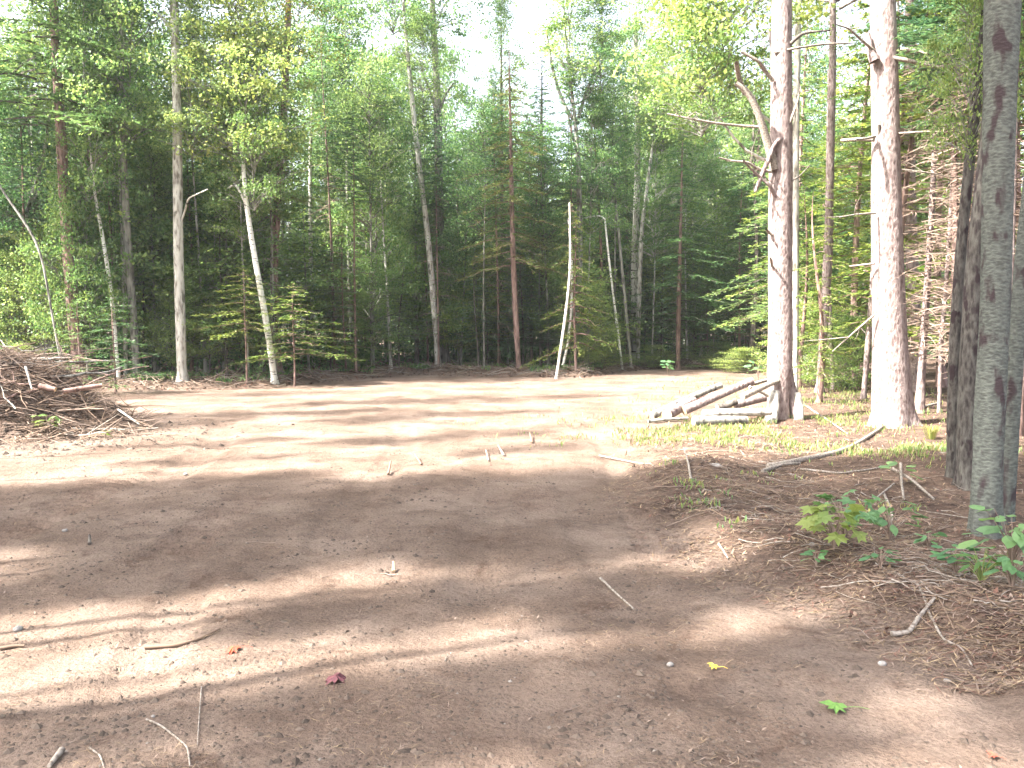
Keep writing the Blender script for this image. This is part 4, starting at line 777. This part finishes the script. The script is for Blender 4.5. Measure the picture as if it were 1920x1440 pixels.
# fine brushwood mat over the pile
mb = MB(); r = np.random.default_rng(77)
for k in range(2200):
    a_ = r.uniform(0, 6.28); rr_ = math.sqrt(r.uniform(0, 1.25)); x = -8.0 + 2.2 * rr_ * math.cos(a_); y = 13.0 + 1.7 * rr_ * math.sin(a_)
    L = r.uniform(.1, .7); az = r.normal(0.1, .8); z = 0
    t = np.linspace(-.5, .5, 4); P = np.stack([x + np.cos(az) * L * t, y + np.sin(az) * L * t, t * L * r.normal(0, .35)], 1); P[:, :2] += r.normal(0, L * .05, (4, 2)); P[:, 2] += float(gh(P[1:2, 0], P[1:2, 1])[0]) + r.uniform(0, .07)
    rad = r.uniform(.003, .009); tube(mb, P, np.array([rad, rad, rad * .8, rad * .4]), 3, mi=int(r.integers(0, 3)))
props(link('brushwood', mb.mesh('brushwood', [M['dead_twig'], M['brown_stick'], M['brown_stick']])), 'fine tangled twigs and roots covering the brush pile', 'brushwood', kind='stuff')

# ------------------------------------------------------------------ needle litter, clods, pebbles
def needles(name, label, n, fx, L, Wd, mats, seed, zoff=.004, tilt=.18):
    r = np.random.default_rng(seed); x, y = fx(r, n); z = gh(x, y) + zoff + r.uniform(0, .012, len(x))
    az = r.normal(0.15, .9, len(x)); D = np.stack([np.cos(az), np.sin(az), r.normal(0, tilt, len(x))], 1)
    l = L * r.uniform(.5, 1.4, len(x)); V = np.cross(D, [0, 0, 1]); V /= np.linalg.norm(V, axis=1, keepdims=True); w = Wd * r.uniform(.6, 1.4, len(x)); Pc = np.stack([x, y, z], 1)
    bow = r.normal(0, .12, len(x)) * l
    a_ = Pc - D * l[:, None] * .5; b_ = Pc + V * (w / 2 + bow)[:, None]; c_ = Pc + D * l[:, None] * .5; d_ = Pc + V * (-w / 2 + bow)[:, None]
    v = np.stack([a_, b_, c_, d_], 1).reshape(-1, 3); mb = MB(); q = np.arange(4 * len(x)).reshape(-1, 4)
    mi = r.integers(0, len(mats), len(x))
    for m_ in range(len(mats)):
        s = mi == m_; vv = v.reshape(-1, 4, 3)[s].reshape(-1, 3); mb.add(vv, np.arange(len(vv)).reshape(-1, 4), mi=m_)
    o = link(name, mb.mesh(name, mats)); return props(o, label, 'litter', kind='stuff')
M['needle_rust'] = plain_mat('rust_needles', (0.09, 0.045, 0.035), (0.21, 0.11, 0.08), island=True)
M['needle_straw'] = plain_mat('straw_needles', (0.20, 0.135, 0.08), (0.34, 0.25, 0.16), island=True)
M['clod'] = plain_mat('soil_clod', (0.05, 0.037, 0.029), (0.125, 0.094, 0.074), island=True)
def f_right(r, n):
    y = 3.6 + (r.uniform(0, 1, n) ** 1.6) * 13; x = edge_x(y) - .5 + r.gamma(2.1, .9, n); k = fbm(x * 2, y * 2, 41, 3) + r.normal(0, .09, n) > .36; return x[k], y[k]
def f_dirt(r, n):
    y = 2.6 + r.uniform(0, 1, n) ** 1.8 * 18; x = r.uniform(-.68, .62, n) * y; k = (fbm(x * 1.4, y * 1.4, 42, 4) > .52) & (x < edge_x(y) + .2); return x[k], y[k]
needles('pine_needle_litter', 'rust brown pine needles and bark bits covering the bank at right', 70000, f_right, .085, .006, [M['needle_rust'], M['needle_straw'], M['dead_twig'], M['brown_stick']], 71)
needles('scattered_needle_litter', 'thin straw and needle bits strewn over the bare dirt', 26000, f_dirt, .05, .003, [M['needle_straw'], M['dead_twig'], M['brown_stick']], 72)
def f_edge(r, n):
    x = r.uniform(-14, 9, n); y = tree_y(x) + r.uniform(-1.2, 4, n); return x, y
needles('leaf_litter', 'brown leaf litter along the foot of the tree line', 16000, f_edge, .12, .05, [M['needle_rust'], M['brown_stick'], M['clod']], 73, tilt=.4)
def blobs(name, label, cat, n, fx, size, mat, seed, kind='stuff'):
    r = np.random.default_rng(seed); x, y = fx(r, n); n = len(x); s = size * np.exp(np.clip(r.normal(0, .5, n), -2, .9)); z = gh(x, y)
    base = np.array([[1, 0, 0], [.3, .9, 0], [-.8, .6, 0], [-.8, -.6, 0], [.3, -.9, 0], [.1, .05, .75], [0, 0, -.5]]); T = [[0, 1, 5], [1, 2, 5], [2, 3, 5], [3, 4, 5], [4, 0, 5], [1, 0, 6], [2, 1, 6], [3, 2, 6], [4, 3, 6], [0, 4, 6]]
    v = base[None] * (1 + r.normal(0, .22, (n, 7, 1))) + r.normal(0, .08, (n, 7, 3)); a_ = r.uniform(0, 6.28, n); ca, sa = np.cos(a_)[:, None], np.sin(a_)[:, None]
    v = np.stack([v[..., 0] * ca - v[..., 1] * sa, v[..., 0] * sa + v[..., 1] * ca, v[..., 2] * .8], -1) * s[:, None, None] + np.stack([x, y, z], 1)[:, None]
    t = (np.array(T)[None] + (np.arange(n) * 7)[:, None, None]).reshape(-1, 3); mb = MB(); mb.add(v.reshape(-1, 3), t=t)
    return props(link(name, mb.mesh(name, mat)), label, cat, kind=kind)
def f_clod(r, n):
    y = 2.5 + r.uniform(0, 1, n) ** 1.6 * 24; x = r.uniform(-.7, .65, n) * y; k = (fbm(x * 1.1, y * 1.1, 43, 4) > .44); return x[k], y[k]
blobs('soil_crumbs', 'loose crumbs and clods of earth strewn over the clearing', 'soil', 30000, f_clod, .0062, M['clod'], 81)
blobs('gravel', 'tiny pale pebbles sprinkled on the dirt', 'gravel', 1300, f_clod, .0045, M['gravel'], 82)
def f_pile(r, n):
    x = r.normal(-7.6, 1.5, n); y = r.normal(12.2, 1.0, n); return x, y
blobs('earth_lumps', 'dark lumps of earth and torn turf around the brush pile', 'soil', 2600, f_pile, .024, M['clod'], 83)

def stone(label, px, py, w, mat='stone', flat=.55, seed=0, name='stone'):
    x, y = gp(px, py); gz = ghf(x, y); x, y = gp(px, py, gz); s = w * .5 * y / F; r = np.random.default_rng(seed)
    mb = MB(); nu, nv = 10, 7; th = np.linspace(0, 2 * math.pi, nu, endpoint=False); ph_ = np.linspace(.02, math.pi - .02, nv)
    T_, P_ = np.meshgrid(th, ph_); R_ = 1 + .5 * (fbm(np.cos(T_) * 1.2 + 5 + seed, np.sin(T_) * np.sin(P_) + P_ + 9, seed, 2) - .4)
    v = np.stack([R_ * np.sin(P_) * np.cos(T_), .8 * R_ * np.sin(P_) * np.sin(T_), flat * R_ * np.cos(P_)], -1) * s
    i = np.arange(nv - 1)[:, None] * nu; j = np.arange(nu)[None]; mb.add(v.reshape(-1, 3), np.stack([i + j, i + (j + 1) % nu, i + nu + (j + 1) % nu, i + nu + j], -1).reshape(-1, 4))
    props(link(name, mb.mesh(name + '_shape', M[mat], True), None, (x, y, gz + s * flat * .4), (0, 0, r.uniform(0, 3))), label, 'stone')
stone('rounded pale stone at the far left on bare dirt', 33, 1182, 22, seed=1)
stone('small grey stone left of the yellow leaf', 1256, 1248, 17, seed=2)
stone('pale stone on the dirt below the needle bank, right', 1654, 1246, 18, seed=3)
stone('tiny pale stone in front of the bank, right of the pale stone', 1776, 1278, 15, seed=4)
stone('pebble near the bottom left above the bent white twig', 287, 1344, 10, seed=5)
stone('dark stone among needles under the yellow green seedling', 1524, 1024, 18, seed=6)
stone('blue grey rock lying in weeds below the log heap', 1342, 877, 36, 'stone', .35, seed=7, name='rock')
stone('little stone on the left dirt below the tread marks', 122, 996, 12, seed=8)
stone('small dark stone on the sunlit strip right of the brush pile', 348, 890, 11, seed=9)

# ------------------------------------------------------------------ plants
MAPLE = np.array([[0, -.5], [.12, -.3], [.45, -.38], [.34, -.12], [.62, .02], [.40, .10], [.42, .34], [.16, .22], [0, .62], [-.16, .22], [-.42, .34], [-.40, .10], [-.62, .02], [-.34, -.12], [-.45, -.38], [-.12, -.3]])
OVAL = np.array([[0, -.5], [.18, -.38], [.30, -.12], [.28, .12], [.14, .38], [0, .58], [-.14, .38], [-.28, .12], [-.30, -.12], [-.18, -.38]])
def bigleaf(mb, c, az, pitch, size, shape=MAPLE, curl=.25, mi=0, roll=0):
    n = len(shape); v = np.zeros((n + 1, 3)); v[:n, 0] = shape[:, 0]; v[:n, 1] = shape[:, 1] + .5; v[n] = [0, .5, .02]
    v[:, 2] = -curl * (v[:, 0] ** 2 * 1.2 + (v[:, 1] - .3) ** 2 * .5) + .06 * np.sin(v[:, 0] * 9)
    v *= size; cr, sr = math.cos(roll), math.sin(roll); v = v @ np.array([[cr, 0, -sr], [0, 1, 0], [sr, 0, cr]])
    cpp, spp = math.cos(pitch), math.sin(pitch); v = v @ np.array([[1, 0, 0], [0, cpp, spp], [0, -spp, cpp]])
    ca, sa = math.cos(az), math.sin(az); v = v @ np.array([[ca, sa, 0], [-sa, ca, 0], [0, 0, 1]])
    mb.add(v + c, t=[[k, (k + 1) % n, n] for k in range(n)], mi=mi)
M['seed_green'] = leaf_mat('seedling_leaf', [(0.085, 0.18, 0.08), (0.12, 0.24, 0.10), (0.14, 0.26, 0.085)], .35)
M['seed_yellow'] = leaf_mat('seedling_yellow_leaf', [(0.11, 0.19, 0.055), (0.18, 0.25, 0.07)], .4)
M['weed'] = leaf_mat('weed_leaf', [(0.12, 0.18, 0.05), (0.20, 0.25, 0.07), (0.30, 0.30, 0.13)], .3)
def seedling(label, px, py, H, n, size, mat, shape=MAPLE, Y=None, seed=0, name='maple_seedling', cat='seedling', spread=1.0, stemmat='dead_twig'):
    if Y is None: x, Y = gp(px, py)
    else: x = (px - 960) / F * Y
    gz = ghf(x, Y); root = empty(name, (x, Y, gz), label, cat); r = np.random.default_rng(seed + 500); st = MB(); fo = MB()
    for k in range(n):
        az = k * 2.399 + r.normal(0, .4); h = H * (.45 + .55 * (k + 1) / n) * r.uniform(.85, 1.05); d = spread * H * r.uniform(.15, .5) 
        e = np.array([math.cos(az) * d, math.sin(az) * d, h]); P, R = smooth_path([[0, 0, -.02], [e[0] * .2, e[1] * .2, h * .6], e], [.004, .003, .0015], 6); tube(st, P, R, 4)
        bigleaf(fo, e, az - math.pi / 2, r.normal(-.1, .25), size * r.uniform(.7, 1.15), shape, .35, roll=r.normal(0, .3))
    link('stem', st.mesh('stem_shape', M[stemmat]), root); link('foliage', fo.mesh('foliage_shape', M[mat]), root)
seedling('maple seedling with large yellow green leaves in the needle litter', 1562, 1078, .30, 22, .125, 'seed_yellow', seed=1)
seedling('blue green maple seedling just behind the yellow green one', 1582, 1050, .36, 22, .115, 'seed_green', seed=2)
seedling('leafy green seedling left of the nearest maple by the grey bent branch', 1668, 1028, .28, 18, .11, 'seed_green', OVAL, seed=3, name='broadleaf_seedling')
seedling('small green seedling at the three crossed sticks', 1688, 920, .25, 8, .12, 'seed_green', OVAL, seed=4, name='broadleaf_seedling')
seedling('broad leaved green plant at the right edge in front of the nearest maple', 1895, 1110, .42, 32, .115, 'seed_green', OVAL, seed=5, name='broadleaf_seedling')
seedling('spiky narrow leaved plant on a pale stalk on the bank at right', 1838, 1142, .24, 22, .09, 'seed_yellow', OVAL * [.35, 1.2], seed=6, name='spiky_plant', cat='plant', stemmat='weed', spread=1.0)
seedling('low green plant right of the spiky plant on the bank', 1895, 1150, .22, 24, .09, 'seed_green', OVAL, seed=7, name='broadleaf_seedling')
seedling('low green plant on the bank left of the spiky plant', 1790, 1120, .18, 20, .08, 'seed_green', OVAL, seed=8, name='broadleaf_seedling')
seedling('tiny green seedling at the bank foot above the gnarled branch', 1650, 1110, .12, 14, .07, 'seed_green', OVAL, seed=9, name='broadleaf_seedling')
seedling('tiny green seedling among brush on the bank, highest on the slope', 1740, 1056, .12, 14, .07, 'seed_green', OVAL, seed=10, name='broadleaf_seedling')
seedling('tiny green seedling below the maple seedlings', 1530, 1095, .1, 10, .06, 'seed_green', OVAL, seed=11, name='broadleaf_seedling')
seedling('lone green sprout with round leaves at the woods edge left of the first big pine', 1422, 700, .75, 14, .2, 'seed_green', OVAL, Y=24, seed=12, name='broadleaf_seedling', spread=.6)
seedling('low sprout at the woods edge under the drooping hemlock', 1252, 704, .5, 12, .2, 'seed_green', OVAL, Y=27, seed=13, name='broadleaf_seedling', spread=.6)
seedling('bright lime sprig sticking up from the middle of the brush pile', 85, 712, .3, 16, .11, 'seed_yellow', MAPLE, Y=12.1, seed=14, name='leafy_sprig', cat='sprig')
seedling('small lime sprig at the tip of the pale debarked log', 192, 718, .12, 6, .07, 'seed_yellow', MAPLE, Y=12.2, seed=15, name='leafy_sprig', cat='sprig')
seedling('small lime sprig above the pale debarked log', 165, 712, .12, 5, .06, 'seed_yellow', MAPLE, Y=12.9, seed=16, name='leafy_sprig', cat='sprig')
for o in list(col.objects):
    if o.name.startswith('leafy_sprig'):
        pass
# bushes at the edges of the woods
def bush(label, px, Y, H, R, kind, name='leafy_bush'):
    x = (px - 960) / F * Y; root = empty(name, (x, Y, ghf(x, Y)), label, 'bush'); link('foliage', CB[kind], root, (0, 0, .05), (0, 0, rng.uniform(0, 6)), (R / RC[kind], R / RC[kind], H / HC[kind]))
bush('bright yellow green bush behind the brush pile at far left', 35, 18.5, 1.15, .6, 'yellow')
bush('light green bush by the two slim stems left of the biggest pine', 1515, 22, 2.0, 1.2, 'yellow')
bush('sunny bush in front of the hemlocks between the two big pines', 1590, 20, 1.7, 1.0, 'yellow')
bush('low leafy bush at the foot of the wide forked maple', 1098, 28.5, .8, .9, 'b2')
bush('low leafy bush at the foot of the tall grey aspens in mid view', 905, 30.5, .9, 1.1, 'b1')
bush('low leafy bush right of the bowed white birches', 1130, 30, .7, 1.0, 'yellow')
bush('shady low bush at the foot of the thin grey sapling', 668, 27.5, .9, .7, 'b1')
bush('low green bush at the woods edge left of the drooping hemlock', 1225, 31.5, .8, .9, 'b2')
bush('weedy green bush at the woods edge right of the drooping hemlock', 1340, 32, .9, 1.4, 'b2')
bush('yellowish weedy bush just left of the first big pine foot', 1400, 29, .8, 1.1, 'yellow')
# weeds and grass around the log heap and right woods floor
def blades(name, label, n, fx, H, Wd, mats, seed, cat='grass'):
    r = np.random.default_rng(seed); x, y = fx(r, n); n = len(x); z = gh(x, y) - .01; h = H * r.uniform(.4, 1.3, n); az = r.uniform(0, 6.28, n); ln = r.uniform(.1, .8, n) * h
    B = np.stack([x, y, z], 1); D = np.stack([np.cos(az), np.sin(az), 0 * az], 1); V = np.stack([-np.sin(az), np.cos(az), 0 * az], 1); w = Wd * r.uniform(.6, 1.4, n)[:, None]
    m_ = B + D * (ln * .35)[:, None] + np.array([0, 0, 1]) * (h * .6)[:, None]; e = B + D * ln[:, None] + np.array([0, 0, 1]) * h[:, None]
    v = np.stack([B, m_ + V * w * .5, e, m_ - V * w * .5], 1); mb = MB(); mi = r.integers(0, len(mats), n)
    for q in range(len(mats)): vv = v[mi == q].reshape(-1, 3); mb.add(vv, np.arange(len(vv)).reshape(-1, 4), mi=q)
    return props(link(name, mb.mesh(name, mats)), label, cat, kind='stuff')
def f_weed(r, n):
    cx = np.array([[2.6, 12.2, .9, .6], [3.4, 12.6, 1.0, .5], [3.2, 11.2, .5, .4], [5.0, 14.0, .9, .8], [6.2, 16.5, 1.2, 1.2], [7.4, 19.5, 1.2, 1.5], [4.4, 17, 1.3, 1.2], [6.0, 22, 1.5, 2], [4.9, 10.3, .5, .3], [3.0, 14.2, 1.4, .6]])
    k = r.integers(0, len(cx), n); x = r.normal(cx[k, 0], cx[k, 2]); y = r.normal(cx[k, 1], cx[k, 3]); q = fbm(x * 2.2, y * 2.2, 46, 3) > .46; return x[q], y[q]
blades('weeds', 'yellow green weeds and grass around the log heap and the big pines', 20000, f_weed, .085, .014, [M['weed'], M['leaf_yellow'], M['leaf_mid'], M['needle_straw']], 91)
def f_fern(r, n):
    x = r.uniform(-12, 10, n); y = tree_y(x) + r.exponential(1.4, n); k = fbm(x * .9, y * .9, 44, 3) > .47; return x[k], y[k]
blades('undergrowth', 'low green undergrowth along the foot of the tree line', 8000, f_fern, .17, .06, [M['leaf_mid'], M['leaf_green'], M['needle_mid']], 92, 'undergrowth')
def tuft(label, px, py, n, H, seed):
    x0, y0 = gp(px, py); r = np.random.default_rng(seed); mb = MB()
    for k in range(n):
        az = r.uniform(0, 6.28); h = H * r.uniform(.5, 1.1); d = np.array([math.cos(az), math.sin(az), 0]); V = np.array([-math.sin(az), math.cos(az), 0]) * .004; b = d * r.uniform(0, .06); l = r.uniform(.3, 1.1) * h
        v = [b - V, b + V, b + d * l * .4 + [0, 0, h * .8] + V, b + d * l * .4 + [0, 0, h * .8] - V, b + d * l + [0, 0, h * .75]]; mb.add(v, [[0, 1, 2, 3]], [[3, 2, 4]])
    props(link('grass_tuft', mb.mesh('grass_tuft_shape', M['weed']), None, (x0, y0, ghf(x0, y0))), label, 'grass tuft')
tuft('yellow grass tuft left of the dark leaning tree foot', 1745, 835, 90, .22, 6)

def f_bankweed(r, n):
    y = 4.3 + r.uniform(0, 1, n) ** 1.3 * 8; x = edge_x(y) + r.gamma(1.8, .7, n); k = fbm(x * 2.4, y * 2.4, 49, 3) > .58; return x[k], y[k]
blades('bank_weeds', 'sparse small green weeds dotted over the needle bank', 9000, f_bankweed, .06, .014, [M['seed_green'], M['leaf_green'], M['weed']], 93, 'weeds')
# fallen leaves
def fleaf(label, px, py, size, cols, az, curl=.5, name='fallen_leaf', pitch=.15, petiole=True):
    x, y = gp(px, py); gz = ghf(x, y); x, y = gp(px, py, gz); nm = 'leaf_' + label.split()[0]
    m = plain_mat(nm, cols[0], cols[1], 60, .6); mb = MB(); bigleaf(mb, np.array([0, 0, 0]), az, pitch, size, MAPLE, curl)
    d = np.array([math.sin(az), -math.cos(az), 0]); 
    if petiole: tube(mb, np.array([[0, 0, 0], d * size * .4 + [0, 0, .004], d * size * .8 + [0, 0, -.002]]), np.array([.0015, .0014, .001]), 4)
    props(link(name, mb.mesh('fallen_leaf_shape', m), None, (x, y, gz + .02)), label, 'leaf')
fleaf('green maple leaf lying flat with its stalk pointing right', 1590, 1334, .105, [(.07, .15, .035), (.12, .21, .05)], math.radians(78), .5, pitch=.22)
fleaf('yellow fallen leaf on dirt right of the grey stone', 1348, 1258, .05, [(.62, .42, .03), (.75, .55, .08)], 1.2, .8, pitch=.4)
fleaf('orange red curled leaf beside the brown root piece', 452, 1220, .075, [(.36, .035, .025), (.42, .07, .03)], 1.5, 1.2, pitch=.1)
fleaf('purple red star shaped leaf at lower left of centre', 628, 1288, .10, [(.09, .03, .04), (.14, .05, .055)], .1, 1.1, pitch=.3)
fleaf('faded pinkish leaf at the bottom right corner', 1872, 1428, .04, [(.35, .06, .04), (.45, .10, .06)], .6, .8, pitch=.3)

def f_near(r, n):
    y = 2.4 + r.uniform(0, 1, n) ** 1.5 * 9; x = r.uniform(-.7, .65, n) * y; k = fbm(x * 2.6, y * 2.6, 47, 4) > .5; return x[k], y[k]
blobs('soil_clumps', 'clumps of dark churned earth on the clearing', 'soil', 9000, f_near, .010, M['clod'], 84)
def f_deb(r, n):
    y = 2.5 + r.uniform(0, 1, n) ** 1.7 * 14; x = r.uniform(-.68, .62, n) * y; k = fbm(x * 1.1 + 9, y * 1.9, 48, 4) > .50; return x[k], y[k]
needles('bark_crumbs', 'bits of bark and rotten leaf trodden into the dirt', 7000, f_deb, .024, .010, [M['brown_stick'], M['dead_twig'], M['clod'], M['clod']], 75, tilt=.35)
# litter pieces on the bank, larger than needles
def f_bank(r, n):
    y = 3.8 + (r.uniform(0, 1, n) ** 1.4) * 11; x = edge_x(y) - .3 + r.gamma(2.0, .8, n); k = fbm(x * 3, y * 3, 45, 3) > .45; return x[k], y[k]
needles('bark_and_leaf_litter', 'curled dead leaves and bark flakes on the needle bank', 8000, f_bank, .034, .018, [M['needle_rust'], M['brown_stick'], M['dead_twig'], M['clod'], M['needle_straw']], 74, tilt=.6)

# shady thicket inside the woods
def thicket(name, label, n, seed, x0, x1, ya, yb, hmax, mats):
    r = np.random.default_rng(seed); nc = n // 60; cx = r.uniform(x0, x1, nc); cy = tree_y(cx) + r.uniform(ya, yb, nc); h = hmax * r.uniform(.25, 1, nc)
    i = np.repeat(np.arange(nc), 60); x = cx[i] + r.normal(0, .55, len(i)); y = cy[i] + r.normal(0, .5, len(i)); z = gh(x, y) + r.uniform(.02, 1, len(i)) * h[i]
    mb = MB(); mi = (r.integers(0, len(mats), nc))[i]; C = np.stack([x, y, z], 1)
    for q in range(len(mats)): leaves(mb, C[mi == q], .15, .09, .8, mi=q, r=r)
    return props(link(name, mb.mesh(name, mats)), label, 'thicket', kind='stuff')
thicket('shady_undergrowth', 'shady thicket of low leaves inside the woods', 66000, 95, -24, 20, 3.5, 20, 2.0, [M['leaf_green'], M['needle_mid'], M['needle_dark']])

# fine brush and root tangles over the right bank
mb = MB(); r = np.random.default_rng(79); n_ = 900
ya = 4.2 + r.uniform(0, 1, n_) ** 1.3 * 8; xa = edge_x(ya) + r.gamma(2.2, .6, n_); xa[:260] = r.normal(2.75, .38, 260); ya[:260] = r.normal(4.95, .3, 260)
for k in range(n_):
    L = r.uniform(.08, .45); az = r.normal(-.4, .9); t = np.linspace(-.5, .5, 6); P = np.stack([xa[k] + np.cos(az) * L * t, ya[k] + np.sin(az) * L * t, 0 * t], 1); P[:, :2] += np.cumsum(r.normal(0, L * .035, (6, 2)), 0); P[:, 2] = gh(P[:, 0], P[:, 1]) + r.uniform(.003, .03) + r.normal(0, .006, 6)
    rad = r.choice([.0018, .003, .005], p=[.5, .35, .15]); tube(mb, P, np.linspace(rad, rad * .4, 6), 4, mi=int(r.integers(0, 3)))
props(link('fine_brushwood', mb.mesh('fine_brushwood', [M['dead_twig'], M['brown_stick'], M['dead_wood']])), 'fine dead twigs and roots tangled in the needle bank', 'brushwood', kind='stuff')
# fallen sticks and brush along the foot of the tree line
mb = MB(); r = np.random.default_rng(78); nb_ = 1300
bx_ = r.uniform(-13, 9.5, nb_); by_ = tree_y(bx_) + r.normal(.5, .8, nb_)
for k in range(nb_):
    L = r.uniform(.2, 1.1); az = r.normal(0, .9); t = np.linspace(-.5, .5, 4); P = np.stack([bx_[k] + np.cos(az) * L * t, by_[k] + np.sin(az) * L * t, t * L * r.normal(0, .3)], 1); P[:, :2] += r.normal(0, L * .05, (4, 2)); P[:, 2] += float(gh(P[1:2, 0], P[1:2, 1])[0]) + r.uniform(.01, .12)
    rad = r.uniform(.005, .014); tube(mb, P, np.array([rad, rad, rad * .8, rad * .4]), 3, mi=int(r.integers(0, 3)))
props(link('woodland_edge_brushwood', mb.mesh('woodland_edge_brushwood', [M['dead_twig'], M['brown_stick'], M['dead_wood']])), 'fallen sticks and brushwood strewn along the foot of the tree line', 'brushwood', kind='stuff')

# ------------------------------------------------------------------ haze volume added to imitate lens veil and lift the dark woods
hz = MB(); x0, x1, y0, y1, z0, z1 = -150, 150, -70, 210, -2.5, 23
hz.add([[x0, y0, z0], [x1, y0, z0], [x1, y1, z0], [x0, y1, z0], [x0, y0, z1], [x1, y0, z1], [x1, y1, z1], [x0, y1, z1]], [[3, 2, 1, 0], [4, 5, 6, 7], [0, 1, 5, 4], [1, 2, 6, 5], [2, 3, 7, 6], [3, 0, 4, 7]])
hm, ht, hout = new_mat('veil_haze'); pv = N(ht, 'ShaderNodeVolumePrincipled', Density=0.0006, Anisotropy=0.3); pv.inputs['Color'].default_value = (.93, .97, 1, 1); ht.links.new(pv.outputs[0], hout.inputs['Volume'])
ho = link('haze', hz.mesh('haze', hm)); ho['kind'] = 'stuff'; ho['label'] = 'thin added haze that imitates lens veil over the woods'
